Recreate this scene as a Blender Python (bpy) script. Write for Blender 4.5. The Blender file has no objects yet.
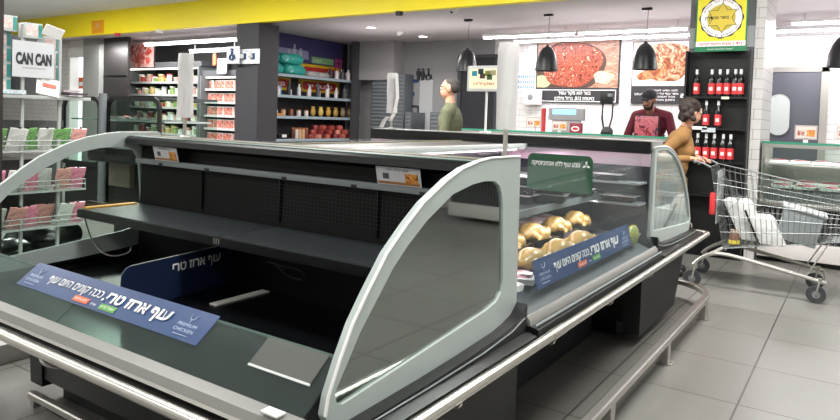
import bpy, bmesh, math, random
from mathutils import Vector, Matrix, noise
random.seed(7)
S = bpy.context.scene; COL = S.collection
PI = math.pi
# ------------------------------------------------------------------ camera
YAW, PITCH, ROLL, F, PY = 33.927, 2.083, 1.957, 655.99, 141.76
CAM = Vector((1.0007, -2.1269, 1.3))
y_, p_, r_ = [math.radians(a) for a in (YAW, PITCH, ROLL)]
FW = Vector((-math.sin(y_)*math.cos(p_), math.cos(y_)*math.cos(p_), -math.sin(p_)))
RT0 = Vector((math.cos(y_), math.sin(y_), 0)); UP0 = RT0.cross(FW)
RT = RT0*math.cos(r_)+UP0*math.sin(r_); UP = -RT0*math.sin(r_)+UP0*math.cos(r_)
cam = bpy.data.cameras.new('camera'); co = bpy.data.objects.new('camera', cam); COL.objects.link(co)
co.matrix_world = Matrix((( RT.x, UP.x, -FW.x, CAM.x), (RT.y, UP.y, -FW.y, CAM.y), (RT.z, UP.z, -FW.z, CAM.z), (0,0,0,1)))
cam.sensor_fit = 'HORIZONTAL'; cam.sensor_width = 36; cam.lens = F/840*36; cam.shift_y = -(210-PY)/840
cam.clip_start = .05; cam.clip_end = 100
S.camera = co
def U(px, py, ax, val):                       # where the sight line of a spot meets a plane of the room
    d = FW + RT*((px-420)/F) - UP*((py-PY)/F); i = 'xyz'.index(ax)
    return CAM + d*((val-CAM[i])/d[i])
# ------------------------------------------------------------------ materials
def srgb(h):
    if isinstance(h, str):
        h = h or '808080'
        h = [int(h[i:i+2], 16)/255 for i in (0, 2, 4)]
    return tuple(c/12.92 if c <= .04045 else ((c+.055)/1.055)**2.4 for c in h)+(1,)
MATS = {}
def mat(name, col, rough=.5, metal=0, emit=0, vary=0, scale=30, bump=0, alpha=1, spec=.5, coat=0, rnd=None):
    if name in MATS: return MATS[name]
    m = bpy.data.materials.new(name); m.use_nodes = True; nt = m.node_tree; b = nt.nodes['Principled BSDF']
    c = srgb(col); b.inputs['Base Color'].default_value = c
    b.inputs['Roughness'].default_value = rough; b.inputs['Metallic'].default_value = metal
    b.inputs['Specular IOR Level'].default_value = spec; b.inputs['Coat Weight'].default_value = coat
    b.inputs['Alpha'].default_value = alpha
    if emit: b.inputs['Emission Color'].default_value = c; b.inputs['Emission Strength'].default_value = emit
    tc = nt.nodes.new('ShaderNodeTexCoord')
    if rnd:                                    # a hue of its own for each copy of a product
        oi = nt.nodes.new('ShaderNodeObjectInfo'); cr = nt.nodes.new('ShaderNodeValToRGB'); cr.color_ramp.interpolation = 'CONSTANT'
        for k, h in enumerate(rnd):
            e = cr.color_ramp.elements[k] if k < 2 else cr.color_ramp.elements.new(k/len(rnd))
            e.position = k/len(rnd); e.color = srgb(h)
        nt.links.new(oi.outputs['Random'], cr.inputs[0]); nt.links.new(cr.outputs[0], b.inputs['Base Color'])
    elif vary or bump:
        n = nt.nodes.new('ShaderNodeTexNoise'); n.inputs['Scale'].default_value = scale; n.inputs['Detail'].default_value = 4
        nt.links.new(tc.outputs['Object'], n.inputs['Vector'])
        if vary:
            mx = nt.nodes.new('ShaderNodeMix'); mx.data_type = 'RGBA'
            mx.inputs[6].default_value = tuple(x*(1-vary) for x in c[:3])+(1,); mx.inputs[7].default_value = tuple(min(1, x*(1+vary)) for x in c[:3])+(1,)
            nt.links.new(n.outputs['Fac'], mx.inputs[0]); nt.links.new(mx.outputs[2], b.inputs['Base Color'])
        if bump:
            bp = nt.nodes.new('ShaderNodeBump'); bp.inputs['Strength'].default_value = bump; bp.inputs['Distance'].default_value = .004
            nt.links.new(n.outputs['Fac'], bp.inputs['Height']); nt.links.new(bp.outputs[0], b.inputs['Normal'])
    MATS[name] = m; return m
def glass(name, tint='dfe8e4', refl=.10, haze=0, hazecol='e8eef0', fm=1.3):
    if name in MATS: return MATS[name]
    m = bpy.data.materials.new(name); m.use_nodes = True; nt = m.node_tree; nt.nodes.clear(); N = nt.nodes.new; L = nt.links.new
    out = N('ShaderNodeOutputMaterial'); tr = N('ShaderNodeBsdfTransparent'); gl = N('ShaderNodeBsdfGlossy'); mx = N('ShaderNodeMixShader')
    tr.inputs[0].default_value = srgb(tint); gl.inputs['Roughness'].default_value = .03; gl.inputs[0].default_value = (.86, .93, .90, 1)
    ge = N('ShaderNodeNewGeometry'); dt_ = N('ShaderNodeVectorMath'); dt_.operation = 'DOT_PRODUCT'; L(ge.outputs['Incoming'], dt_.inputs[0]); L(ge.outputs['Normal'], dt_.inputs[1])
    ab = N('ShaderNodeMath'); ab.operation = 'ABSOLUTE'; L(dt_.outputs['Value'], ab.inputs[0]); om = N('ShaderNodeMath'); om.operation = 'SUBTRACT'; om.inputs[0].default_value = 1; L(ab.outputs[0], om.inputs[1])
    pw_ = N('ShaderNodeMath'); pw_.operation = 'POWER'; pw_.inputs[1].default_value = 5; L(om.outputs[0], pw_.inputs[0])      # Schlick reflection, the same from both sides of the thin pane
    ad = N('ShaderNodeMath'); ad.operation = 'MULTIPLY_ADD'; ad.inputs[1].default_value = .9*fm/1.3; ad.inputs[2].default_value = refl; L(pw_.outputs[0], ad.inputs[0]); ad.use_clamp = True
    L(ad.outputs[0], mx.inputs[0]); L(tr.outputs[0], mx.inputs[1]); L(gl.outputs[0], mx.inputs[2]); last = mx
    if haze:
        df = N('ShaderNodeBsdfDiffuse'); df.inputs[0].default_value = srgb(hazecol); m2 = N('ShaderNodeMixShader'); m2.inputs[0].default_value = haze
        L(mx.outputs[0], m2.inputs[1]); L(df.outputs[0], m2.inputs[2]); last = m2
    L(last.outputs[0], out.inputs[0]); MATS[name] = m; return m
def tiles(name, tile, mort, bw, rh, mw, axes, rough=.35, offset=.5, shift=(0, 0), vary=.04, bump=.2):
    if name in MATS: return MATS[name]
    m = bpy.data.materials.new(name); m.use_nodes = True; nt = m.node_tree; b = nt.nodes['Principled BSDF']; N = nt.nodes.new; L = nt.links.new
    g = N('ShaderNodeNewGeometry'); sp = N('ShaderNodeSeparateXYZ'); cb = N('ShaderNodeCombineXYZ'); L(g.outputs['Position'], sp.inputs[0])
    for k, a in enumerate(axes):
        ad = N('ShaderNodeMath'); ad.inputs[1].default_value = shift[k]; L(sp.outputs['XYZ'.index(a)], ad.inputs[0]); L(ad.outputs[0], cb.inputs[k])
    br = N('ShaderNodeTexBrick'); br.offset = offset; br.inputs['Scale'].default_value = 1
    br.inputs['Brick Width'].default_value = bw; br.inputs['Row Height'].default_value = rh; br.inputs['Mortar Size'].default_value = mw
    br.inputs['Mortar Smooth'].default_value = .2
    c = srgb(tile); br.inputs['Color1'].default_value = tuple(x*(1-vary) for x in c[:3])+(1,); br.inputs['Color2'].default_value = tuple(min(1, x*(1+vary)) for x in c[:3])+(1,)
    br.inputs['Mortar'].default_value = srgb(mort); L(cb.outputs[0], br.inputs['Vector'])
    ns = N('ShaderNodeTexNoise'); ns.inputs['Scale'].default_value = 3; ns.inputs['Detail'].default_value = 6; L(g.outputs['Position'], ns.inputs['Vector'])
    mx = N('ShaderNodeMix'); mx.data_type = 'RGBA'; mx.blend_type = 'MULTIPLY'; mx.inputs[0].default_value = .25
    L(br.outputs[0], mx.inputs[6]); L(ns.outputs['Color'], mx.inputs[7])
    hs = N('ShaderNodeHueSaturation'); hs.inputs['Saturation'].default_value = 0; L(ns.outputs['Color'], hs.inputs['Color']); L(hs.outputs[0], mx.inputs[7])
    L(mx.outputs[2], b.inputs['Base Color']); b.inputs['Roughness'].default_value = rough
    bp = N('ShaderNodeBump'); bp.invert = True; bp.inputs['Strength'].default_value = bump; bp.inputs['Distance'].default_value = .002; L(br.outputs['Fac'], bp.inputs['Height']); L(bp.outputs[0], b.inputs['Normal'])
    MATS[name] = m; return m
def picture(name, cols, scale, detail=6, dist=1.5, stretch=(1, 1, 1), rough=.35, kind='noise'):
    """printed picture: mottled colours on a flat board"""
    if name in MATS: return MATS[name]
    m = bpy.data.materials.new(name); m.use_nodes = True; nt = m.node_tree; b = nt.nodes['Principled BSDF']; N = nt.nodes.new; L = nt.links.new
    tc = N('ShaderNodeTexCoord'); mp = N('ShaderNodeMapping'); mp.inputs['Scale'].default_value = stretch; L(tc.outputs['Object'], mp.inputs[0])
    n = N('ShaderNodeTexNoise'); n.inputs['Scale'].default_value = scale; n.inputs['Detail'].default_value = detail; n.inputs['Distortion'].default_value = dist
    L(mp.outputs[0], n.inputs['Vector']); cr = N('ShaderNodeValToRGB')
    for k, h in enumerate(cols):
        e = cr.color_ramp.elements[k] if k < 2 else cr.color_ramp.elements.new(.5)
        e.position = .36+.28*k/(len(cols)-1); e.color = srgb(h)
    L(n.outputs['Fac'], cr.inputs[0]); L(cr.outputs[0], b.inputs['Base Color']); b.inputs['Roughness'].default_value = rough
    MATS[name] = m; return m
black = mat('black_powder_coat', '0a0b0c', .42, vary=.1, scale=40)
blackg = mat('black_gloss', '0b0c0e', .25, vary=.05)
darkint = mat('dark_case_lining', '060707', .55, vary=.2, scale=12, spec=.25)
shelfm = mat('charcoal_shelf_steel', '24292b', .42, .15, vary=.12, scale=9)
charcoal = mat('charcoal_panel', '151617', .5, vary=.06)
lightgrey = mat('light_grey_trim', 'c3c6c2', .4, vary=.03)
panelg = mat('pale_green_grey_panel', 'a8b1ad', .35, vary=.02)
trimgrey = mat('warm_grey_trim', '7d7c77', .38, vary=.04)
midgrey = mat('mid_grey_trim', '7d8486', .4, vary=.03)
chrome = mat('brushed_chrome', 'cfccc5', .3, 1, vary=.03)
steel = mat('satin_steel', 'b9b6b0', .35, .9, vary=.05)
steelw = mat('zinc_wire', '777b7a', .42, .6)
white = mat('white_plastic', 'e6e6e3', .45, vary=.02)
whitew = mat('white_wire', 'a9acaa', .4)
paper = mat('white_paper', 'f2f1ee', .7)
cream = mat('cream_strip', '6f6a55', .6, spec=.2)
teal = mat('glass_edge_green', '3a544b', .5)
gedge = mat('green_glass_edge', '3f8f74', .15, vary=.1)
navy = mat('navy_print', '23406f', .35, vary=.12, scale=8)
navyd = mat('dark_navy_print', '17233f', .4, vary=.3, scale=5)
greenm = mat('dark_green_print', '2b4f39', .35, vary=.12, scale=6)
rubber = mat('grey_rubber', '4b4c4e', .7)
red = mat('red_plastic', 'c8383a', .4)
orange = mat('orange_print', 'dd6a3d', .5)
lime = mat('green_label', '5da044', .5)
yellow = mat('yellow_paint', 'ffe81a', .5, vary=.015, scale=2)
G = glass('clear_glass', 'e6efea', .05)
GE = glass('tinted_end_glass', '8f9a96', .36)
GC = glass('far_end_glass', 'e6ecea', .10, .12, 'e8eef0')
GP = glass('low_front_glass', 'cfdcd8', .075, .03, 'a9b8b4')
GH = glass('hazy_glass', 'f6f8f8', .018, .02, 'e8eef0', .28)
FILM = glass('clear_film', 'eef2f2', .12, .05)
# ------------------------------------------------------------------ mesh helpers
WL = {}
class MB:
    def __init__(s): s.bm = bmesh.new()
    def _mi(s, faces, mi, sm=None):
        for f in faces: f.material_index = mi
    def box(s, x0, x1, y0, y1, z0, z1, mi=0, bev=0, R=None, c=None):
        vs = [s.bm.verts.new((x, y, z)) for x in (x0, x1) for y in (y0, y1) for z in (z0, z1)]
        fs = [s.bm.faces.new([vs[i] for i in q]) for q in ((0,1,3,2),(4,6,7,5),(0,4,5,1),(2,3,7,6),(0,2,6,4),(1,5,7,3))]
        s._mi(fs, mi)
        if bev:
            es = list({e for f in fs for e in f.edges}); r = bmesh.ops.bevel(s.bm, geom=es, offset=bev, segments=2, affect='EDGES', profile=.6)
            s._mi(r['faces'], mi); vs = list({v for f in r['faces'] for v in f.verts}|{v for v in vs if v.is_valid})
        if R is not None:
            c = Vector(c) if c is not None else Vector(((x0+x1)/2, (y0+y1)/2, (z0+z1)/2))
            for v in vs: v.co = R @ (v.co-c) + c
        return s
    def obox(s, c, size, R=None, mi=0, bev=0):
        c = Vector(c); h = [a/2 for a in size]
        return s.box(c.x-h[0], c.x+h[0], c.y-h[1], c.y+h[1], c.z-h[2], c.z+h[2], mi, bev, R, c)
    def ring(s, p, t, r, n, up=None):
        t = t.normalized(); a = Vector((0, 0, 1)) if abs(t.z) < .95 else Vector((1, 0, 0))
        if up is not None: a = up
        u = t.cross(a).normalized(); v = u.cross(t)
        return [s.bm.verts.new(p+u*(r*math.cos(2*PI*k/n))+v*(r*math.sin(2*PI*k/n))) for k in range(n)]
    def tube(s, pts, r, n=8, mi=0, r2=None, caps=True, close=False):
        pts = [Vector(p) for p in pts]; prev = None; first = None; N = len(pts)
        for i, p in enumerate(pts):
            if close: t = pts[(i+1) % N]-pts[i-1]
            else: t = (pts[min(i+1, N-1)]-pts[max(i-1, 0)])
            rr = r if r2 is None else r+(r2-r)*i/(N-1)
            rg = s.ring(p, t, rr, n)
            if prev:
                # keep rings aligned
                k0 = min(range(n), key=lambda k: (rg[k].co-prev[0].co).length); rg = rg[k0:]+rg[:k0]
                for k in range(n): s._mi([s.bm.faces.new((prev[k], prev[(k+1) % n], rg[(k+1) % n], rg[k]))], mi)
            else: first = rg
            prev = rg
        if close:
            k0 = min(range(n), key=lambda k: (first[k].co-prev[0].co).length); rg = first[k0:]+first[:k0]
            for k in range(n): s._mi([s.bm.faces.new((prev[k], prev[(k+1) % n], rg[(k+1) % n], rg[k]))], mi)
        elif caps:
            s._mi([s.bm.faces.new(list(reversed(first))), s.bm.faces.new(prev)], mi)
        return s
    def cyl(s, p, q, r, r2=None, n=16, mi=0): return s.tube([p, q], r, n, mi, r2 if r2 is not None else r)
    def prism(s, poly, axis, a0, a1, mi=0, sides=None):
        def P(u, v, a): return {'x': (a, u, v), 'y': (u, a, v), 'z': (u, v, a)}[axis]
        A = [s.bm.verts.new(P(u, v, a0)) for u, v in poly]; B = [s.bm.verts.new(P(u, v, a1)) for u, v in poly]; n = len(poly)
        s._mi([s.bm.faces.new(A), s.bm.faces.new(list(reversed(B)))], mi)
        for k in range(n): s._mi([s.bm.faces.new((A[k], B[k], B[(k+1) % n], A[(k+1) % n]))], (sides or {}).get(k, mi))
        return s
    def strip(s, prof, axis, a0, a1, th, mi=0):
        """a bent sheet of given thickness: profile swept along an axis"""
        n = len(prof); nr = []
        for i in range(n):
            a = prof[max(i-1, 0)]; b = prof[min(i+1, n-1)]; d = Vector((b[0]-a[0], b[1]-a[1])).normalized(); nr.append((-d.y, d.x))
        back = [(p[0]+q[0]*th, p[1]+q[1]*th) for p, q in zip(prof, nr)]
        return s.prism(list(prof)+list(reversed(back)), axis, a0, a1, mi)
    def frame(s, outer, inner, axis, a0, a1, mi=0, N=72):
        cx = sum(p[0] for p in inner)/len(inner); cy = sum(p[1] for p in inner)/len(inner)
        def hit(poly, an):
            d = (math.cos(an), math.sin(an)); best = None
            for i in range(len(poly)):
                p, q = poly[i], poly[(i+1) % len(poly)]; ex, ey = q[0]-p[0], q[1]-p[1]; den = d[0]*ey-d[1]*ex
                if abs(den) < 1e-9: continue
                wx, wy = p[0]-cx, p[1]-cy; t = (wx*ey-wy*ex)/den; u = (wx*d[1]-wy*d[0])/den
                if t > 0 and -1e-6 <= u <= 1+1e-6 and (best is None or t > best): best = t
            return (cx+d[0]*best, cy+d[1]*best)
        angs = sorted([2*PI*k/N for k in range(N)]+[math.atan2(p[1]-cy, p[0]-cx) % (2*PI) for p in outer+inner])
        an2 = [angs[0]]
        for a in angs[1:]:
            if a-an2[-1] > 1e-3: an2.append(a)
        O = [hit(outer, a) for a in an2]; I = [hit(inner, a) for a in an2]; n = len(an2)
        def P(u, v, a): return {'x': (a, u, v), 'y': (u, a, v), 'z': (u, v, a)}[axis]
        V = [[s.bm.verts.new(P(*p, a)) for p in L_] for L_ in (O, I) for a in (a0, a1)]
        for k in range(n):
            j = (k+1) % n
            for a, b in ((0, 2), (3, 1), (1, 0), (2, 3)): s._mi([s.bm.faces.new((V[a][k], V[a][j], V[b][j], V[b][k]))], mi)
        return s
    def lathe(s, prof, c=(0, 0, 0), n=20, mi=0):
        c = Vector(c); R = []
        for r, z in prof: R.append([s.bm.verts.new(c+Vector((r*math.cos(2*PI*k/n), r*math.sin(2*PI*k/n), z))) for k in range(n)])
        for a, b in zip(R, R[1:]):
            for k in range(n): s._mi([s.bm.faces.new((a[k], a[(k+1) % n], b[(k+1) % n], b[k]))], mi)
        s._mi([s.bm.faces.new(list(reversed(R[0]))), s.bm.faces.new(R[-1])], mi); return s
    def ball(s, c, r, R=None, mi=0, n=14):
        if not hasattr(r, '__len__'): r = (r, r, r)
        M = Matrix.Translation(Vector(c)) @ ((R.to_4x4() if R is not None else Matrix.Identity(4)) @ Matrix.Diagonal((*r, 1)))
        q = bmesh.ops.create_uvsphere(s.bm, u_segments=n, v_segments=max(6, n*2//3), radius=1, matrix=M)
        s._mi({f for v in q['verts'] for f in v.link_faces}, mi); return s
    def limb(s, p, r1, q, r2, mi=0, n=12):
        s.tube([p, q], r1, n, mi, r2); s.ball(p, r1, n=n, mi=mi); s.ball(q, r2, n=n, mi=mi); return s
    def poly(s, pts, mi=0):
        s._mi([s.bm.faces.new([s.bm.verts.new(p) for p in pts])], mi); return s
    def xform(s, M): bmesh.ops.transform(s.bm, matrix=M, verts=s.bm.verts); return s
    def done(s, name, mats, parent=None, smooth=35, remesh=0):
        bmesh.ops.recalc_face_normals(s.bm, faces=s.bm.faces)
        mats = mats if isinstance(mats, (list, tuple)) else [mats]
        if parent is None:
            xs = [v.co for v in s.bm.verts]; lo = [min(v[i] for v in xs) for i in range(3)]; hi = [max(v[i] for v in xs) for i in range(3)]
            loc = Vector(((lo[0]+hi[0])/2, (lo[1]+hi[1])/2, lo[2]))
        else: loc = Vector((0, 0, 0))
        off = WL[parent.name] if parent is not None else loc
        bmesh.ops.translate(s.bm, verts=s.bm.verts, vec=-off)
        me = bpy.data.meshes.new(name); s.bm.to_mesh(me); s.bm.free()
        for m in mats: me.materials.append(m)
        if remesh:
            t = bpy.data.objects.new('tmp', me); COL.objects.link(t)
            md = t.modifiers.new('r', 'REMESH'); md.mode = 'VOXEL'; md.voxel_size = remesh
            sm = t.modifiers.new('s', 'SMOOTH'); sm.iterations = 3; sm.factor = .5
            me2 = bpy.data.meshes.new_from_object(t.evaluated_get(bpy.context.evaluated_depsgraph_get()))
            bpy.data.objects.remove(t); me = me2; me.name = name
            if not me.materials: me.materials.append(mats[0])
            for p in me.polygons: p.use_smooth = True; p.material_index = 0
        elif smooth:
            for p in me.polygons: p.use_smooth = True
            me.set_sharp_from_angle(angle=math.radians(smooth))
        o = bpy.data.objects.new(name, me); COL.objects.link(o)
        if parent is not None: o.parent = parent; WL[o.name] = off
        else: o.location = loc; WL[o.name] = loc.copy()
        return o
def tag(o, label=None, cat=None, group=None, kind=None):
    if label: o['label'] = label
    if cat: o['category'] = cat
    if group: o['group'] = group
    if kind: o['kind'] = kind
    return o
def thing(name, loc, label, cat, group=None):
    o = bpy.data.objects.new(name, None); COL.objects.link(o); o.location = Vector(loc); o.empty_display_size = .1
    WL[o.name] = Vector(loc); return tag(o, label, cat, group)
def struct(o, label=None): return tag(o, label, kind='structure')
KIDS = {}
def copy_tree(o, loc=None, rz=None, label=None, group=None, scale=None):
    def cp(a, par):
        c = a.copy(); COL.objects.link(c); c.parent = par
        for ch in [x for x in bpy.data.objects if x.parent == a]: cp(ch, c)
        return c
    if o.name not in KIDS: KIDS[o.name] = [(x, [y for y in bpy.data.objects if y.parent == x]) for x in bpy.data.objects if x.parent == o]
    r = o.copy(); COL.objects.link(r)
    for ch, gs in KIDS[o.name]:
        c = ch.copy(); COL.objects.link(c); c.parent = r
        for g in gs: d = g.copy(); COL.objects.link(d); d.parent = c
    if loc is not None: r.location = Vector(loc)
    if rz is not None: r.rotation_euler = (0, 0, rz)
    if scale: r.scale = scale
    if label: r['label'] = label
    if group: r['group'] = group
    return r
USED = set()
def place(proto, loc, rz=0, label=None, group=None, scale=None):
    """first call moves the prototype itself, later calls copy it"""
    if proto.name not in USED:
        USED.add(proto.name); proto.location = Vector(loc); proto.rotation_euler = (0, 0, rz)
        if proto.name not in KIDS: KIDS[proto.name] = [(x, [y for y in bpy.data.objects if y.parent == x]) for x in bpy.data.objects if x.parent == proto]
        if label: proto['label'] = label
        if group: proto['group'] = group
        if scale: proto.scale = scale
        return proto
    return copy_tree(proto, loc, rz, label, group, scale)
def lettering(lines, o, ex, ey, width, m, parent, name='lettering', height=None, rtl=True, bold=.0, line=1.15, align='CENTER', shear=0, th=.0012):
    """writing laid on a surface: o = centre, ex = reading direction, ey = up"""
    ex = Vector(ex).normalized(); ey = Vector(ey).normalized(); ez = ex.cross(ey)
    if isinstance(lines, str): lines = [lines]
    bm = bmesh.new(); dy = 0; maxw = 0; data = []
    for s in lines:
        me = None
        for s2 in ([s.replace('ף', 'ך'), s] if 'ף' in s else [s]):      # the font's final pe fills only half, its roof is drawn with a final kaf
            c = bpy.data.curves.new('t', 'FONT'); c.body = s2[::-1] if rtl else s2; c.resolution_u = 3; c.offset = bold; c.shear = shear
            t = bpy.data.objects.new('t', c); COL.objects.link(t)
            m1 = bpy.data.meshes.new_from_object(t.evaluated_get(bpy.context.evaluated_depsgraph_get())); bpy.data.objects.remove(t)
            if me is None: me = m1
            else:
                for v_ in m1.vertices: v_.co.z += .06
                q_ = bmesh.new(); q_.from_mesh(me); q_.from_mesh(m1); q_.to_mesh(me); q_.free()
        xs = [v.co.x for v in me.vertices] or [0, 1]; data.append((me, min(xs), max(xs))); maxw = max(maxw, max(xs)-min(xs))
    sc = width/maxw; H = len(lines)*line; sy = (height/H if height else sc)
    for i, (me, a, b) in enumerate(data):
        n0 = len(bm.verts); bm.from_mesh(me); bm.verts.ensure_lookup_table()
        mid = (a+b)/2 if align == 'CENTER' else (b-maxw/2 if align == 'RIGHT' else a+maxw/2)
        for v in list(bm.verts)[n0:]:
            x = (v.co.x-mid)*sc; y = (v.co.y-.35+((len(lines)-1)/2-i)*line)*sy
            v.co = Vector(o)+ex*x+ey*y+ez*(th+v.co.z*.01)
    me = bpy.data.meshes.new(name); bmesh.ops.translate(bm, verts=bm.verts, vec=-WL[parent.name]); bm.to_mesh(me); bm.free(); me.materials.append(m)
    ob = bpy.data.objects.new(name, me); COL.objects.link(ob); ob.parent = parent; WL[ob.name] = WL[parent.name]; return ob
def board(name, o, ex, ey, w, h, th, m, parent=None, rad=0, back=None, toponly=False):
    """flat board with its centre at o"""
    ex = Vector(ex).normalized(); ey = Vector(ey).normalized(); ez = ex.cross(ey)
    b = MB(); pts = []
    if rad:
        for cx, cy, a0 in ((w/2-rad, h/2-rad, 0), (-w/2+rad, h/2-rad, 90), (-w/2+rad, -h/2+rad, 180), (w/2-rad, -h/2+rad, 270)):
            pts += [(cx+rad*math.cos(math.radians(a0+k*15)), cy+rad*math.sin(math.radians(a0+k*15))) for k in range(7)]
    else: pts = [(w/2, h/2), (-w/2, h/2), (-w/2, -h/2), (w/2, -h/2)]
    if toponly: pts = pts[:14]+[(-w/2, -h/2), (w/2, -h/2)]
    b.prism(pts, 'z', -th, 0)
    M = Matrix(((ex.x, ey.x, ez.x, o[0]), (ex.y, ey.y, ez.y, o[1]), (ex.z, ey.z, ez.z, o[2]), (0, 0, 0, 1)))
    b.xform(M); return b.done(name, m, parent)
def smoothpts(P, n=4):
    P = [Vector(p) for p in P]; out = []
    for i in range(len(P)-1):
        a, b, c, d = P[max(i-1, 0)], P[i], P[i+1], P[min(i+2, len(P)-1)]
        for k in range(n):
            t = k/n; out.append(.5*((2*b)+(c-a)*t+(2*a-5*b+4*c-d)*t*t+(3*b-a-3*c+d)*t**3))
    return out+[P[-1]]
X_, Y_, Z_ = Vector((1, 0, 0)), Vector((0, 1, 0)), Vector((0, 0, 1))
# ------------------------------------------------------------------ the setting
CZ, HZ, WY, FY = 2.74, 3.14, 8.2, 4.95
floorm = tiles('grey_floor_tiles', '7c7a75', '45433f', .6, .605, .005, 'XY', .32, 0, (-.575+6, -1.262+6.05), .03, .3)
struct(MB().box(-21, 4, -5, 9, -.05, 0).done('floor', floorm))
ceilm = mat('ceiling_paint_light', 'e4e8ea', .8, vary=.02, scale=1)
ceil2 = mat('ceiling_paint_rear', 'c6bdbe', .8, vary=.03, scale=1)
struct(MB().box(-21, 4, -5, FY+.1, HZ, HZ+.05).done('ceiling', ceilm))
struct(MB().box(-21, 4, FY+.1, 9, CZ, CZ+.05).done('ceiling', ceil2))
struct(MB().box(-21, 4, FY, FY+.1, 2.70, HZ).done('trim_1', yellow), 'yellow painted fascia band across the shop below the high ceiling')
greyw = mat('grey_wall_paint', '8f8e90', .7, vary=.02, scale=2)
struct(MB().box(-21, -4.42, WY, WY+.1, 0, CZ).done('wall_back', greyw))
wt = tiles('white_subway_tiles', 'e9e6e4', 'bdbab8', .2, .1, .004, 'XZ', .25, .5, (0, 0), .015, .3)
wty = tiles('white_subway_tiles_side', 'e6e2e0', 'bdbab8', .2, .1, .004, 'YZ', .25, .5, (0, 0), .015, .3)
struct(MB().box(-4.42, 4, WY, WY+.1, 0, CZ).done('wall_back', wt))
struct(MB().box(4, 4.1, -5, 9, 0, HZ).done('wall_right', mat('hall_wall_paint', 'c9c9c6', .7)))
struct(MB().box(-21.1, -21, -5, 9, 0, HZ).done('wall_left', MATS['hall_wall_paint']))
struct(MB().box(-21, 4, -5.1, -5, 0, HZ).done('wall_front', MATS['hall_wall_paint']))
# left end of the back: tiled stub, bright doorway, grey pillar
a = U(55, 40, 'y', 5.6).x; b_ = U(69, 40, 'y', 5.6).x; c_ = U(88, 40, 'y', 5.6).x; d_ = U(104, 40, 'y', 5.6).x; e_ = U(128, 40, 'y', 5.6).x
struct(MB().box(-21, b_, 5.6, 5.8, 0, CZ).done('wall_left', wt))
pw = U(88, 56, 'y', 5.6).z
o = MB().box(b_, c_, 5.62, 5.78, pw, CZ).box(b_, b_+.06, 5.6, 5.8, 0, pw+.05).box(b_, c_, 5.58, 5.62, pw-.02, pw+.06).done('trim_2', white); struct(o)
struct(MB().box(c_, d_, 5.5, 5.62, 0, CZ).done('trim_3', mat('pillar_grey', '9a9b98', .7, vary=.03)))
o = thing('doorway_glow_panel', ((b_+c_)/2, 5.88, 0), 'glowing white panel with an orange notice, put in for the glow through the far left doorway', 'glow panel')
MB().box(b_-.1, c_+.0, 5.86, 5.9, 0, 2.5).done('panel', mat('white_panel_glow', 'f3f6f8', .5, emit=1.1), o)  # glowing sheet put in for the brightness beyond the doorway
q = U(81, 83, 'y', 5.85); board('notice', q, X_, Z_, .32, .26, .01, orange, o)
q.z -= .02; q.y -= .012; board('notice_text_band', q, X_, Z_, .28, .09, .004, paper, o)
# structural column with tiled flank
CX0, CX1, CY = -.545, .075, 5.16
b = MB(); b.box(CX0, CX1, CY, 5.95, 0, CZ)
struct(b.done('trim_4', [mat('column_grey', '6f7274', .6, vary=.03)]), 'grey column beside the butcher counter')
struct(MB().box(CX1, CX1+.015, CY-.03, 5.96, 0, CZ).done('trim_5', wty), 'white tiled flank of the column')
struct(MB().box(CX1+.015, CX1+.085, CY-.03, CY-.015, 0, CZ).box(CX1, CX1+.09, CY-.015, 5.96, 0, CZ).done('trim_6', wt))
struct(MB().box(CX0+.0, CX1, CY-.012, CY, 2.12, 2.33).done('trim_7', mat('column_lit_band', 'a9abac', .6)))  # lighter colour painted where light falls below the fascia's shadow
# dark column under the fascia
q0 = U(236, 25, 'y', FY).x; q1 = U(258, 25, 'y', FY).x
struct(MB().box(q0, q1, FY+.02, 5.4, 0, 2.70).done('trim_8', mat('dark_column', '37363a', .6, vary=.04)), 'dark grey column below the yellow band')
# cooler door
x0, x1 = U(766, 73, 'y', WY).x, U(822, 73, 'y', WY).x
o = MB().box(x0-.06, x0, WY-.05, WY+.01, 0, 2.16).box(x1, x1+.09, WY-.05, WY+.01, 0, 2.16).box(x0-.06, x1+.09, WY-.05, WY+.01, 2.1, 2.17).done('trim_9', steel); struct(o)
d = thing('door_1', ((x0+x1)/2, WY-.02, 0), None, None); tag(d, 'dark grey swing door with a tall oval window in a steel frame', kind='structure')
MB().box(x0, x1, WY-.04, WY, 0, 2.1, bev=.004).done('door_leaf', mat('door_grey', '4a4c55', .4, vary=.04), d)
ov = [(0.008+.135*math.cos(t), .0+(.15 if math.sin(t) > 0 else -.15)+.135*math.sin(t)) for t in [2*PI*k/32 for k in range(32)]]
oc = U(778, 114.5, 'y', WY-.04)
M = Matrix(((1,0,0,oc.x),(0,0,-1,oc.y),(0,1,0,oc.z),(0,0,0,1)))
MB().prism(ov, 'z', 0, .01).xform(M).done('window_pane', mat('frosted_pane', 'b9c0bd', .25), d)
MB().frame([(x*1.08, y*1.05) for x, y in ov], ov, 'z', 0, .016).xform(M).done('window_rim', rubber, d)
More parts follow.
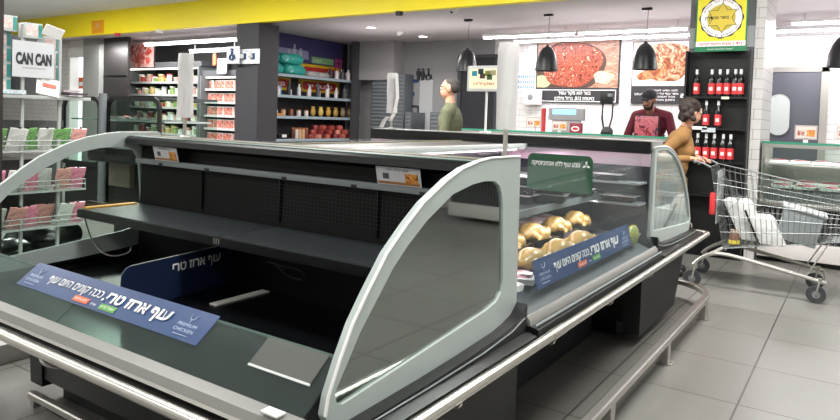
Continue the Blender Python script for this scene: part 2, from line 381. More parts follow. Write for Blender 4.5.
# dark service opening and toilet doors on the grey back wall
x0, x1 = U(463, 60, 'y', WY).x, U(497, 60, 'y', WY).x
o = MB().box(x0, x1, WY-.03, WY+.01, 0, 2.4).done('door_2', mat('dark_doorway', '24252a', .7)); struct(o, 'dark doorway behind the man')
o = MB().box(x0-.07, x0, WY-.06, WY, 0, 2.46).box(x1, x1+.06, WY-.06, WY, 0, 2.46).box(x0, x1, WY-.06, WY, 2.4, 2.46).done('trim_10', mat('frame_dark', '3b3c40', .6)); struct(o)
p0, p1 = U(421, 80, 'y', WY), U(432, 129, 'y', WY)
d = MB().box(p0.x, p1.x, WY-.03, WY, 0, p0.z).done('door_3', mat('pale_door', 'b6b8ba', .5)); struct(d, 'pale grey toilet door below the pictograms')
o = thing('toilet_sign', U(424, 75, 'y', WY), 'dark person and wheelchair pictograms on the wall above the pale toilet door', 'sign')
ink = mat('sign_ink', '2c2e33', .6)
def picto(c, s, kind, m, par, y=None):
    b = MB(); y = c.y-.01
    M = Matrix(((s,0,0,c.x),(0,0,-1,y),(0,s,0,c.z),(0,0,0,1)))
    b.prism([(.09*math.cos(2*PI*k/12)-.0, .42+.09*math.sin(2*PI*k/12)) for k in range(12)], 'z', 0, .01/s*.6)
    if kind == 'chair':
        ring = [(.24*math.cos(2*PI*k/20)-.02, -.2+.24*math.sin(2*PI*k/20)) for k in range(20)]
        b.frame(ring, [(x*.75-.005, (y2+.2)*.75-.2) for x, y2 in ring], 'z', 0, .006/s)
        b.prism([(-.05, .3), (.05, .3), (.07, .02), (.28, .02), (.34, -.3), (.27, -.32), (.22, -.06), (-.04, -.06)], 'z', 0, .006/s)
    elif kind == 'woman': b.prism([(-.1, .3), (.1, .3), (.24, -.15), (.1, -.15), (.1, -.45), (-.1, -.45), (-.1, -.15), (-.24, -.15)], 'z', 0, .006/s)
    else: b.prism([(-.18, .3), (.18, .3), (.18, -.05), (.1, -.05), (.1, -.45), (-.1, -.45), (-.1, -.05), (-.18, -.05)], 'z', 0, .006/s)
    b.xform(M); return b.done('pictogram', m, par)
for px, k in ((419, 'man'), (423.5, 'woman'), (429, 'chair')): picto(U(px, 75, 'y', WY), .24, k, ink, o)
o = thing('hanging_bracket', U(414, 128, 'y', WY-.1)*1, 'thin black bracket and small blue notices on the grey wall left of the toilet door', 'bracket')
pa, pb, pc = U(411, 106, 'y', WY-.03), U(418, 106, 'y', WY-.03), U(418.5, 127, 'y', WY-.03)
MB().tube([pa, pb, pc], .02, 6).tube([U(410, 121, 'y', WY-.03), U(419, 121.5, 'y', WY-.03)], .03, 6).done('bracket', ink, o)
board('notice', U(415.5, 81, 'y', WY-.01), X_, Z_, .12, .06, .01, navy, o); board('notice', U(413, 94, 'y', WY-.01), X_, Z_, .06, .07, .01, navy, o)
# grey slatted cabinets standing at the grey back wall
def slatbox(p0, p1, dpt, label):
    o = thing('louvred_cabinet', ((p0.x+p1.x)/2, WY-dpt/2, 0), label, 'cabinet')
    MB().box(p0.x, p1.x, WY-dpt, WY-.01, 0, p0.z, bev=.01).done('body', mat('louvre_grey', '5d6266', .5), o)
    b = MB(); z = .1
    while z < p0.z-.05: b.box(p0.x+.03, p1.x-.03, WY-dpt-.012, WY-dpt, z, z+.03); z += .07
    b.done('louvre', mat('louvre_light', '777c80', .5), o)
slatbox(U(372, 74, 'y', WY-.3), U(405, 74, 'y', WY-.3), .3, 'tall grey louvred cabinet beside the shampoo shelves')
slatbox(U(405, 112, 'y', WY-.5), U(411, 112, 'y', WY-.5), .5, 'small dark louvred cabinet left of the toilet door')
slatbox(U(430, 112, 'y', WY-.5), U(439, 112, 'y', WY-.5), .5, 'small dark louvred cabinet right of the toilet door')
struct(MB().box(U(355, 50, 'x', -7.3).x, -7.2, 7.75, 7.9, 0, CZ).done('trim_11', mat('frame_dark2', '4a4a4e', .6)))
struct(MB().box(-7.2, U(405, 45, 'y', WY).x, WY-.35, WY, 2.0, CZ).done('trim_12', mat('bulkhead_grey', '9c9a9b', .7)))
# ------------------------------------------------------------------ END-CAP CASES (A near, C far)
L_ = 2.114; YB = 1.845
OUT = [(-.995,.60),(-.985,.645),(-.948,.72),(-.905,.795),(-.852,.861),(-.775,.948),(-.688,1.015),(-.614,1.064),(-.491,1.121),(-.40,1.151),(-.295,1.170),(-.221,1.177),(-.004,1.177),(.004,1.17),(.018,.645),(-.03,.610),(-.1,.594),(-.172,.585),(-.4,.572),(-.603,.564),(-.933,.557),(-.975,.562)]
INN = [(-.962,.645),(-.955,.618),(-.932,.607),(-.208,.672),(-.14,.686),(-.105,.712),(-.097,.745),(-.118,1.0),(-.130,1.05),(-.150,1.082),(-.186,1.099),(-.26,1.103),(-.334,1.098),(-.454,1.076),(-.591,1.012),(-.68,.955),(-.746,.903),(-.875,.766)]
INC = [(-.985,.655),(-.975,.628),(-.95,.615),(-.208,.662),(-.06,.672),(-.035,.70),(-.028,.745),(-.034,1.0),(-.036,1.10),(-.045,1.140),(-.07,1.152),(-.15,1.156),(-.25,1.154),(-.31,1.147),(-.40,1.128),(-.491,1.098),(-.61,1.043),(-.69,.985),(-.775,.918),(-.85,.838),(-.90,.775),(-.94,.71)]
def endcase(label, mir):
    sg = (lambda y: YB - y*1.05) if mir else (lambda y: y)
    yy = lambda a, b: (min(sg(a), sg(b)), max(sg(a), sg(b)))
    t = thing('refrigerated_end_case', (-L_/2, sg(-.5), 0), label, 'display case')
    pf = lambda P: [(sg(y), z) for y, z in P]
    MB().box(-1.98, -.1, *yy(-.68, 0), .1, .50, bev=.01).box(-1.9, -.2, *yy(-.6, -.05), .0, .1).done('base', black, t)
    # tub: front lip, floor, back wall
    b = MB(); b.prism(pf([(-.66,.44),(-1.05,.50),(-1.075,.54),(-1.07,.585),(-1.045,.585),(-.99,.44),(-.92,.40),(-.66,.40)]), 'x', -L_+.01, -.01)
    b.box(-L_+.02, -.02, *yy(-.94, -.02), .40, .44)
    b.done('tub', blackg, t)
    MB().prism(pf([(-1.086,.574),(-1.074,.594),(-1.040,.604),(-1.032,.598),(-1.040,.572),(-1.075,.560)]), 'x', -L_-.0, 0).done('front_trim', trimgrey, t)
    MB().prism(pf([(-1.092,.566),(-1.087,.574),(-1.078,.570),(-1.080,.560)]), 'x', -L_, 0).done('trim_line', steel, t)
    b = MB(); b.prism(pf([(-.13,.44),(-.115,1.12),(0,1.12),(0,.44)]), 'x', -L_+.03, -.03); b.done('back_wall', darkint, t)
    if not mir:
        b = MB()
        for i in range(56):
            for j in range(9):
                x = -1.15+i*.0195; z = .865+j*.016
                b.box(x, x+.004, -.1325, -.1305, z, z+.003)
        b.done('perforations', mat('perforation_grey', '22272a', .5), t)  # small dots slightly lighter than the lining
        for x in (-1.58, -1.06, -.53): MB().box(x-.0012, x+.0012, -.1305, -.12, .83, 1.02).done('wall_seam', blackg, t)
    MB().box(-L_+.03, -.03, *yy(-.965, -.135), .50, .523).done('deck', blackg, t)
    # hood
    MB().prism(pf([(-.205,1.147),(-.195,1.156),(.03,1.156),(.03,1.06),(-.12,1.10),(-.14,1.118),(-.209,1.122)]), 'x', -L_+.026, -.026).done('hood', blackg, t)
    if not mir:
        MB().box(-L_+.03, -.03, -.19, -.13, 1.156, 1.160).done('hood_top_strip', teal, t)
        MB().box(-L_+.03, -.03, -.13, -.085, 1.156, 1.159).done('hood_top_strip', mat('dark_strip', '262e2f', .6), t)
        MB().box(-L_+.03, -.03, -.085, -.03, 1.156, 1.161).done('hood_top_strip', cream, t)
        MB().box(-L_+.03, -.03, -.03, .03, 1.156, 1.160).done('hood_top_strip', mat('grey_strip', '565552', .6, spec=.2), t)
    else:
        MB().box(-L_+.03, -.01, *yy(.03, -.20), 1.156, 1.21, bev=.004).done('hood_top_strip', trimgrey, t)
        MB().box(-L_+.02, -.02, YB-.045, YB-.03, 1.135, 1.205).done('hood_fascia', blackg, t)
        MB().box(-L_+.02, -.02, YB-.04, YB-.02, 1.06, 1.135).done('rear_panel', mat('pale_pink_panel', 'b9a4b0', .3, vary=.08, scale=4), t)
        MB().box(-L_+.02, -.02, YB-.04, YB-.02, .58, 1.06).done('rear_panel', mat('slate_panel', '2a2b33', .3, vary=.25, scale=5), t)
        for z in (.84, .96): MB().box(-L_/2+.05, -.03, YB-.20, YB-.04, z, z+.012).done('rear_ledge', midgrey, t)
    # ticket rail
    MB().box(-L_+.05, -.03, *yy(-.165, -.135), 1.022, 1.047, bev=.003).done('ticket_rail', midgrey, t)
    for x in (-1.85, -1.5, -1.0, -.62, -.3): MB().box(x-.012, x+.012, *yy(-.169, -.163), 1.02, 1.034).done('rail_clip', black, t)
    # shelf
    sh = MB().box(-L_+.03, -1.065, *yy(-.445, -.13), .792, .812, bev=.002).box(-1.06, -.03, *yy(-.445, -.13), .792, .812, bev=.002).done('shelf', shelfm, t)
    MB().box(-L_+.03, -.03, *yy(-.45, -.435), .772, .806).done('shelf_front', blackg, sh)
    MB().box(-1.085, -1.08, *yy(-.452, -.45), .78, .803).box(-1.072, -1.067, *yy(-.452, -.45), .78, .803).box(-1.058, -1.053, *yy(-.452, -.45), .78, .803).done('shelf_clip', steel, sh)
    # front glass in two lengths
    for x0, x1 in ((-L_+.03, -1.125), (-1.12, -.03)):
        MB().strip(pf([(-1.040,.600),(-.975,.650),(-.905,.703)]), 'x', x0, x1, .006*(1 if mir else -1)).done('front_glass', GP, t)
    MB().strip(pf([(-.907,.700),(-.902,.706)]), 'x', -L_+.03, -.03, .007*(1 if mir else -1)).done('glass_edge', teal, t)
    for x0, x1 in ((-.022, 0), (-L_, -L_+.013)):
        p = MB().frame(pf(OUT), pf(INC if mir else INN), 'x', x0, x1).done('end_panel', panelg, t)
        xm = (x0+x1)/2; MB().prism(pf(INC if mir else INN), 'x', xm-.003, xm+.003).done('glass_pane', GE if (not mir and x1 == 0) else GC if mir else G, p)
        # pale lip along the outer curve
        xo = x1 if x1 == 0 else x0
        pts = [Vector((xo, y, z)) for y, z in pf(OUT[:13])]
        MB().tube(pts, .0045 if x1 == 0 else .0025, 6).done('panel_edge', white, p)
    # bumper body under both end panels and side skirts
    for sx, x0 in ((1, 0), (-1, -L_)):
        P = [(0,.46),(.07,.485),(.088,.52),(.084,.543),(.055,.550),(0,.550)]
        ya, yb = yy(-1.06, .02)
        b = MB(); b.prism([(x0+sx*u, v) for u, v in P], 'y', ya, yb)
        b.prism(pf([(-1.0,.566),(-.933,.560),(-.603,.567),(-.4,.575),(-.172,.588),(-.1,.598),(-.03,.615),(.02,.650),(.022,.54),(-1.0,.54)]), 'x', x0, x0+sx*.042)
        b.done('side_bumper', black, t)
        b = MB(); b.tube([(x0+sx*.0425, sg(y), z) for y, z in ((-1.0,.552),(-.6,.555),(-.3,.563),(-.1,.580),(.0,.604))], .003, 6); b.done('bumper_line', midgrey, t)
    for xs in (-.12, -L_+.10): MB().prism([(sg(y), z) for y, z in (((.09,.5),(.09,.07),(-.72,.07),(-.98,.47),(-.98,.5)) if mir else ((.09,.5),(.09,.07),(-.685,.07),(-.70,.45),(-1.0,.47),(-1.0,.5)))], 'x', xs, xs+.10).done('side_skirt', charcoal, t)
    return t
A = endcase('large empty black refrigerated end case with curved glass ends, nearest the camera', False)
C = endcase('far refrigerated end case of the island, facing the wine rack', True)
# side cases between them
def sidecase(mir, label):
    s = -1 if mir else 1; ox = -L_ if mir else 0
    X = lambda u: ox+s*u
    t = thing('refrigerated_well_case', (X(-.5), .9, 0), label, 'display case', None)
    xx = lambda a, b: (min(X(a), X(b)), max(X(a), X(b)))
    ya, yb = .035, YB-.045
    MB().box(*xx(-1.04, -.32), ya, yb+.0, .0, .46, bev=.005).done('base', mat('blue_black_base', '15181d', .5), t)
    MB().prism([(X(u), v) for u, v in ((-.32,.42),(0,.46),(.06,.49),(.084,.53),(.08,.56),(0,.58),(-.08,.56),(-.09,.50),(-.32,.47))], 'y', ya, yb).done('front_bumper', black, t)
    MB().prism([(X(u), v) for u, v in ((.052,.568),(.047,.588),(.036,.600),(.030,.600),(.026,.594),(.026,.56))], 'y', ya, yb).done('front_trim', trimgrey, t)
    MB().tube([(X(.07), ya, .572), (X(.07), yb, .572)], .005, 6).done('trim_line', midgrey, t)
    b = MB(); b.prism([(X(u), v) for u, v in ((.02,.54),(.02,.575),(-.05,.605),(-.15,.640),(-.52,.70),(-.98,.72),(-.98,.55))], 'y', ya+.01, yb-.01); b.done('deck', mat('pale_deck', '555b5e', .4, vary=.05), t)
    MB().box(*xx(-1.055, -.985), ya, yb, .46, 1.13).done('centre_wall', mat('dark_centre_wall', '2a2830', .4), t)
    sh = MB().box(*xx(-.985, -.30), ya+.02, yb-.02, .865, .88).done('shelf', mat('dark_shelf', '2b2f33', .4), t)
    MB().box(*xx(-.305, -.295), ya+.02, yb-.02, .850, .885).done('shelf_front', midgrey, sh)
    MB().box(*xx(-1.055, -.82), ya, yb, 1.13, 1.15, bev=.004).done('top_cap', mat('top_cap_grey', '45423f', .35), t)
    MB().box(*xx(-.835, -.80), ya, yb, 1.125, 1.156).done('top_edge', cream if mir else lightgrey, t)
    l = MB().box(*xx(-.90, -.86), ya+.03, yb-.03, 1.112, 1.128).done('light_tube', mat('pink_tube', 'ffd2e4', .4, emit=6), t)
    pr = [(.030,.598),(.008,.68),(-.018,.80),(-.040,.92),(-.058,1.03),(-.070,1.125)]
    MB().box(*xx(-.80, -.42), ya, yb, 1.140, 1.146).done('top_glass', GH, t)
    for y0, y1 in ((ya+.005, (ya+yb)/2-.002), ((ya+yb)/2+.002, yb-.005)):
        MB().strip([(X(u), v) for u, v in pr], 'y', y0, y1, .005*s).done('front_glass', GH, t)
    return t
sidecase(False, 'stocked refrigerated well case holding packed chickens, along the right of the island')
sidecase(True, 'refrigerated well case along the hidden left side of the island')
# chrome hand rail round the island
t = thing('chrome_rail', (.1, .9, 0), 'long tubular chrome bumper rail running round the display island at waist of the cases', 'rail')
def loop(x0, x1, y0, y1, z, r, n=6):
    P = []
    for cx, cy, a0 in ((x1-r, y1-r, 0), (x0+r, y1-r, 90), (x0+r, y0+r, 180), (x1-r, y0+r, 270)):
        P += [(cx+r*math.cos(math.radians(a0+90*k/n)), cy+r*math.sin(math.radians(a0+90*k/n)), z) for k in range(n+1)]
    return P
RX, RY0, RY1 = .118, -1.112, 2.96
MB().tube(loop(-L_-RX, RX, RY0, RY1, .540, .05), .0175, 12, close=True).done('tube', chrome, t)
b_pts = []
for y in (-.55, .12, .78, 1.45, 2.2):
    for x, sx in ((RX, 1), (-L_-RX, -1)):
        MB().tube(smoothpts([(x, y-.02, .535), (x-sx*.004, y-.015, .51), (x-sx*.03, y, .492), (x-sx*.07, y+.03, .50)], 3), .006, 6).done('bracket', steel, t)
for x in (-1.7, -1.05, -.35):
    MB().tube(smoothpts([(x-.02, RY0, .535), (x, RY0+.005, .505), (x+.02, RY0+.05, .485), (x+.03, RY0+.10, .49)], 3), .006, 6).done('bracket', steel, t)
MB().tube([(RX, .12-.06, .540), (RX, .12+.06, .540)], .0195, 12).done('joint_sleeve', chrome, t)
# floor bumper
t = thing('floor_bumper', (.156, 1.6, 0), 'low steel trolley bumper standing on flat feet along the floor beside the island', 'bumper')
bx = .165
P = [(bx, -.9, .13)]+[(bx, 2.62, .13)]+[(bx-.32+.32*math.cos(math.radians(a)), 2.66+.42*math.sin(math.radians(a)), .13) for a in range(0, 91, 10)]+[(-2.1, 3.08, .13)]
b = MB()
def ribbon(pts, w, h, b):
    pts = [Vector(p) for p in pts]; prev = None
    for i, p in enumerate(pts):
        d = (pts[min(i+1, len(pts)-1)]-pts[max(i-1, 0)]).normalized(); n = d.cross(Z_).normalized()
        ring = [b.bm.verts.new(p+n*(w/2)*a+Z_*(h/2)*c) for a, c in ((1, .7), (.7, 1), (-.7, 1), (-1, .7), (-1, -.7), (-.7, -1), (.7, -1), (1, -.7))]
        if prev:
            for k in range(8): b.bm.faces.new((prev[k], prev[(k+1) % 8], ring[(k+1) % 8], ring[k]))
        else: b.bm.faces.new(ring)
        prev = ring
    b.bm.faces.new(list(reversed(prev)))
ribbon(P, .045, .04, b); b.done('rail_bar', steel, t)
for y in (-.3, .62, 1.60, 2.62, ):
    MB().box(bx-.02, bx+.02, y-.03, y+.03, .008, .112).done('leg', steel, t)
    MB().box(bx-.04, bx+.04, y-.03, y+.03, 0, .01, bev=.002).tube([(bx+.03, y, .01), (bx+.03, y, .016)], .007, 8).tube([(bx-.03, y, .01), (bx-.03, y, .016)], .007, 8).done('foot_plate', steel, t)
for x in (-.3, -1.2, -2.0):
    MB().box(x-.018, x+.018, 3.062, 3.098, .008, .112).done('leg', steel, t); MB().box(x-.04, x+.04, 3.04, 3.12, 0, .01, bev=.002).done('foot_plate', steel, t)
t = thing('floor_bumper', (-1.2, -.86, 0), 'low steel trolley bumper on the floor under the front of the empty case', 'bumper')
b = MB(); ribbon([(-1.93, -.72, .045), (-.2, -.72, .045)], .035, .03, b); b.done('rail_bar', steel, t)
for x in (-1.9, -1.1, -.3): MB().box(x-.015, x+.015, -.735, -.705, 0, .035).done('leg', steel, t)
q = U(10, 343, 'z', .10)
t = MB().box(q.x-.5, U(23, 340, 'z', .10).x, q.y-.25, q.y+.25, 0, .10, bev=.006).done('floor_plinth', mat('pale_plinth', 'b5b5b0', .5)); tag(t, 'low pale grey plinth on the floor at the left edge below the chrome rail', 'plinth')
# signs, tags and leftovers in the empty case
def glass_dir():  # slope of the low front glass, upwards
    return Vector((0, .1, .1)).normalized()
gu = Vector((0, .055, .063)).normalized()
logo = mat('sign_pale_blue', 'b9c6dc', .5); wink = mat('white_ink', 'f2f2ef', .5)
def slogan(t, c, ex, ey, w, h):
    """the chicken slogan sign: logo, thin words, bold words, logo and two small labels"""
    ex = Vector(ex).normalized(); ey = Vector(ey).normalized(); nz = ex.cross(ey)*.0012
    at = lambda u, v: Vector(c)+ex*(u*w/2)+ey*(v*h/2)+nz
    lettering('עוף ארוז טרי.', at(.32, .12), ex, ey, w*.34, wink, t, height=h*.60, bold=.03)
    lettering('ככה קונים היום עוף', at(-.37, .12), ex, ey, w*.33, wink, t, height=h*.50)
    for u in (-.86, .83):
        lettering(['PREMIUM', 'CHICKEN'], at(u, -.25), ex, ey, w*.085, logo, t, rtl=False, height=h*.34)
        b = MB(); M = Matrix(((ex.x, ey.x, 0, 0), (ex.y, ey.y, 0, 0), (ex.z, ey.z, 0, 0), (0, 0, 0, 1)))
        pc = at(u, .42)
        b.tube([pc-ex*w*.014+ey*h*.10, pc-ex*w*.008-ey*h*.05, pc+ex*w*.008-ey*h*.05, pc+ex*w*.014+ey*h*.10], h*.012, 5); b.tube([pc-ey*h*.05, pc-ey*h*.16], h*.012, 5)
        b.tube([at(u, -.72)-ex*w*.03, at(u, -.72)+ex*w*.03], h*.012, 5); b.done('emblem', logo, t)
    board('label', at(-.20, -.62), ex, ey, w*.085, h*.2, .0006, orange, t); lettering('ללא הורמונים', at(-.20, -.62)+nz, ex, ey, w*.07, wink, t, height=h*.14)
    board('label', at(.10, -.62), ex, ey, w*.085, h*.2, .0006, lime, t); lettering('אוכל בריא', at(.10, -.62)+nz, ex, ey, w*.07, wink, t, height=h*.14)
    lettering('ארוז', at(-.05, -.66), ex, ey, w*.03, wink, t, height=h*.14)
gc = Vector((-1.06, -.955, .6685)) + Vector((0, -.0085, .0075))
slope = Vector((0, .055, .063)).normalized()
xs0, xs1 = U(31, 264, 'y', -.9).x, U(216, 319, 'y', -.9).x
xs0 += .055; xs1 += .012; w = xs1-xs0
t = thing('slogan_sign', ((xs0+xs1)/2, -.93, .60), 'long blue slogan sign with white writing on the front glass of the empty case', 'sign')
slope = Vector((0, .070, .053)).normalized()
sc = Vector(((xs0+xs1)/2, -.9355, .6815))
board('sign_face', sc, X_, slope, w, .104, .003, navy, t, rad=.003)
slogan(t, sc+X_.cross(slope)*.0005, X_, slope, w, .104)
# dark sign board standing inside
pA, pB = U(122, 268, 'z', .70), U(290, 226, 'z', .72)
ex = (pB-pA); ex.z = 0; wB = ex.length; ex.normalize()
zt, zb = .70, .525
cB = Vector(((pA.x+pB.x)/2, (pA.y+pB.y)/2, (zt+zb)/2))
t = thing('sign_board', (cB.x, cB.y, .525), 'dark navy sign board with white lettering standing across the empty well', 'sign')
board('board_face', cB, ex, Z_, wB, zt-zb, .006, navyd, t, rad=.045)
lettering('עוף ארוז טרי', cB+ex*(-.13)+Z_*.042, ex, Z_, wB*.27, wink, t, height=.062, bold=.022)
lettering('תוצרת', cB+ex*(.17*wB)+Z_*.044, ex, Z_, wB*.09, mat('faded_ink', '5d6068', .6), t, height=.03)
b = MB(); b.tube([cB-ex*(wB/2-.05)+Z_*.088, cB+ex*(wB/2-.02)+Z_*.088], .002, 5); b.done('board_edge', lightgrey, t)
# strip on the floor of the well
p0, p1 = U(214, 305, 'z', .526), U(289, 284, 'z', .526)
t = MB().box((p0.x+p1.x)/2-.022, (p0.x+p1.x)/2+.022, p0.y, min(p1.y, -.14), .5235, .528)
tag(t.done('metal_strip', mat('dull_strip', 'd0cec6', .5)), 'flat grey metal strip lying on the dark floor of the empty case', 'strip')
# acrylic holder on the glass
t = thing('ticket_holder', (-.18, -.95, .6), 'empty translucent grey acrylic ticket holder on the front glass near the white end panel', 'ticket holder')
acr = glass('acrylic_sheet', 'cfd2ce', .10, .30, '90918c')
board('sheet', Vector((-.175, -.942, .678)), X_, slope, .215, .086, .002, acr, t)
board('lower_edge', Vector((-.175, -.978, .652)), X_, slope, .215, .006, .004, lightgrey, t)
t = MB().box(-.13, -.075, -1.075, -1.045, .602, .607, bev=.001).done('shelf_label', white); tag(t, 'small blank white label stuck on the grey front trim of the empty case', 'label')
# price cards hanging on the ticket rail
def card(x0, x1, label):
    zc = 1.082; w = x1-x0; tilt = Vector((0, -.25, 1)).normalized()
    t = thing('price_card', ((x0+x1)/2, -.17, 1.04), label, 'price card', 'price cards on the ticket rail')
    c = Vector(((x0+x1)/2, -.180, zc)); n = X_.cross(tilt)
    board('card', c, X_, tilt, w, .07, .002, mat('card_grey', 'c9c9cc', .5, vary=.05), t)
    board('picture', c+X_*(w*.3)-Z_*.004+n*.001, X_, tilt, w*.28, .036, .001, picture('chicken_card_print', ['6b3b1d', 'd98a3a', 'e8b05a'], 60), t)
    board('price_band', c-tilt*.026+n*.001, X_, tilt, w*.94, .010, .001, mat('brown_band', '9a6a3a', .5), t)
    board('stamp', c-X_*(w*.28)+n*.001, X_, tilt, w*.14, .022, .001, mat('dark_stamp', '50525a', .5), t)
    lettering('עוף ארוז טרי', c+tilt*.026+n*.001, X_, tilt, w*.5, ink, t, height=.012)
card(-1.885, -1.70, 'small price card with an orange picture on the rail at the far left end')
card(-.50, -.30, 'larger price card with an orange picture on the rail near the white end panel')
# loose cables
t = MB().tube(smoothpts([U(83, 211, 'y', -.42), U(90, 235, 'y', -.42), U(99, 250, 'y', -.45), U(112, 256, 'y', -.5), U(128, 253, 'y', -.5), U(131, 247, 'y', -.42)], 5), .0035, 6).done('cable', mat('grey_cable', '4c4a46', .6)); tag(t, 'thin dark cable hanging in a loop below the left end of the shelf', 'cable')
t = MB().tube(smoothpts([U(268, 262, 'y', -.2), U(282, 266, 'y', -.2), U(300, 271, 'y', -.2), U(306, 280, 'y', -.22)], 5), .003, 6).tube(smoothpts([U(275, 264, 'y', -.2), U(288, 276, 'y', -.2), U(302, 280, 'y', -.22)], 5), .003, 6).done('cable', mat('black_cable', '2a2c2e', .5)); tag(t, 'black cables curling on the back of the dark well below the shelf', 'cable')
# ------------------------------------------------------------------ goods in the stocked case
gsx = Vector((-.035, 0, .20)).normalized()
t = thing('slogan_sign', (0, .8, .62), 'blue slogan sign leaning on the front glass of the stocked chicken case', 'sign')
c = Vector((-.030, .87, .700)); board('sign_face', c, Y_, Vector((-.25, 0, 1)), 1.26, .115, .003, navy, t, rad=.003)
slogan(t, c+Y_.cross(Vector((-.25, 0, 1)).normalized())*.0005, Y_, Vector((-.25, 0, 1)), 1.26, .115)
gc_ = (U(528, 172, 'y', .9)+U(592, 174, 'y', .9))/2
t = thing('green_sign', (gc_.x, .9, gc_.z-.09), 'dark green rounded sign with white writing standing above the chickens', 'sign')
board('sign_face', gc_, X_, Z_, .335, .18, .004, greenm, t, rad=.03, toponly=True)
lettering('טבע עוף ללא אנטיביוטיקה', gc_+X_*(-.02)+Z_*.045, X_, Z_, .25, wink, t, height=.036, bold=.014)
b = MB(); e = gc_+X_*.135+Z_*.045+Vector((0, -.001, 0))
for k in range(3):
    a = math.radians(90+120*k); p = e+Vector((.011*math.cos(a), 0, .011*math.sin(a))); b.ball(p, (.005, .001, .009), Matrix.Rotation(-(a-PI/2), 3, 'Y'), n=8)
b.done('emblem', wink, t)
# chicken pack
skin = mat('chicken_skin', 'b08f4c', .42, vary=.4, scale=18, coat=.4)
def chicken_pack():
    t = thing('chicken_pack', (0, 0, 0), 'x', 'packed chicken')
    b = MB(); b.frame([(.11,.085),(-.11,.085),(-.11,-.085),(.11,-.085)], [(.1,.075),(-.1,.075),(-.1,-.075),(.1,-.075)], 'z', .004, .035, N=8); b.box(-.1, .1, -.075, .075, .004, .010); b.done('tray', blackg, t)
    b = MB(); b.ball((-.015, .012, .058), (.078, .042, .046)); b.ball((-.015, -.012, .058), (.078, .042, .046)); b.ball((-.07, 0, .05), (.035, .04, .03))
    for s in (-1, 1):
        b.limb((.015, s*.052, .045), .032, (.07, s*.036, .058), .020); b.limb((.07, s*.036, .058), .016, (.108, s*.012, .066), .008); b.ball((.112, s*.012, .067), .011, n=8)
        b.limb((-.06, s*.050, .052), .017, (-.035, s*.072, .040), .012); b.limb((-.035, s*.072, .040), .011, (-.065, s*.078, .036), .007)
    b.done('chicken', skin, t, remesh=.006)
    b = MB(); b.box(.02, .06, -.07, -.045, .036, .0372); b.done('label', paper, t)
    return t
cp = chicken_pack()
CH = [((-.155,.50,.648),1.45,'yellow packed chicken at the front behind the blue sign, nearest the camera'), ((-.36,.66,.682),1.7,'pale yellow packed chicken in the second row, nearest the white end panel'), ((-.155,.80,.648),1.65,'yellow packed chicken at the front behind the middle of the blue sign'), ((-.36,.95,.682),1.4,'yellow packed chicken in the second row below the green sign'), ((-.36,1.25,.682),1.6,'yellow packed chicken in the second row beyond the green sign'), ((-.155,1.10,.648),1.5,'yellow packed chicken at the front, third from the camera'), ((-.36,1.55,.682),1.5,'yellow packed chicken in the second row at the far end')]
for i, (p, r, l) in enumerate(CH): place(cp, p, r, l, 'packed chickens', (1.05, 1.05, 1.05))
# stacked foil-lidded trays
def lid_tray():
    t = thing('sealed_tray', (0, 0, 0), 'x', 'meat tray')
    b = MB(); b.prism([(-.085,0),(.085,0),(.10,.04),(-.10,.04)], 'y', -.065, .065); b.done('tray', blackg, t)
    MB().box(-.103, .103, -.07, .07, .04, .044, bev=.001).done('lid', mat('silver_lid', 'b7aeb2', .3, .3, vary=.15, scale=20), t)
    MB().box(-.05, .03, -.045, .03, .0445, .0455).done('label', mat('pack_label', 'cfc8cc', .5, rnd=['d9d4d6', 'c9b8bf', 'e3dfe0']), t)
    return t
lt = lid_tray()
for x, y, n, nm in ((-.47, .97, 3, 'leftmost stack, half behind the green sign'), (-.36, 1.13, 2, 'second stack, below the green sign'), (-.47, 1.33, 2, 'third stack, just beyond the green sign'), (-.36, 1.52, 1, 'fourth place along the shelf'), (-.50, 1.66, 1, 'furthest place along the shelf'), (-.74, 1.45, 2, 'stack set back against the centre wall')):
    for k in range(n):
        place(lt, (x+.008*k, y+.01*k, .881+.0465*k), .12*((k*5+n) % 3-1)+.1, 'silver-lidded sealed tray on the upper shelf, %s%s' % (nm, '' if n == 1 else ', '+(['bottom', 'top'] if n == 2 else ['bottom', 'middle', 'top'])[k]+' one'), 'sealed trays on the upper shelf')
for x, z, l in ((-.16, .853, 'right end of the lower back ledge'), (-.42, .853, 'middle of the lower back ledge'), (-.25, .973, 'right end of the upper back ledge'), (-.55, .973, 'middle of the upper back ledge')):
    place(lt, (x, YB-.118, z), .0, 'sealed tray lying on the %s of the stocked case' % l, 'trays on the back ledges', (1, .95, .8))
# flat meat packs on the deck
def flat_pack(mm, nm='meat_pack'):
    t = thing(nm, (0, 0, 0), 'x', 'meat pack')
    MB().prism([(-.07,0),(.07,0),(.08,.025),(-.08,.025)], 'y', -.055, .055).done('tray', white, t)
    MB().ball((0, 0, .024), (.07, .047, .016), n=12).done('meat', mm, t)
    MB().box(-.055, -.005, -.045, .0, .0395, .0405).done('label', paper, t)
    return t
pinkm = mat('pink_meat', 'd9a3ac', .3, vary=.25, scale=30, coat=.5)
fp = flat_pack(pinkm)
rows = [(-.57, 'back row'), (-.74, 'rearmost row')]
for ri, (x, rn) in enumerate(rows):
    for i in range(9):
        y = .14+i*.185
        place(fp, (x, y, .700+.012*ri), PI/2+random.uniform(-.2, .2), 'flat pink meat pack in the %s of the stocked case' % rn, 'meat packs, %s of the deck' % rn)
for i in range(5): place(fp, (-.13, 1.28+i*.125, .64), .2*(i % 3-1), 'flat pink meat pack on the deck behind the far end of the blue sign', 'meat packs behind the blue sign')
for i in range(3): place(fp, (-.13-.15*(i % 2), .14+i*.10, .645), PI/2+.3*(i-1), 'flat meat pack in the near corner of the deck beside the white end panel', 'meat packs in the near corner')
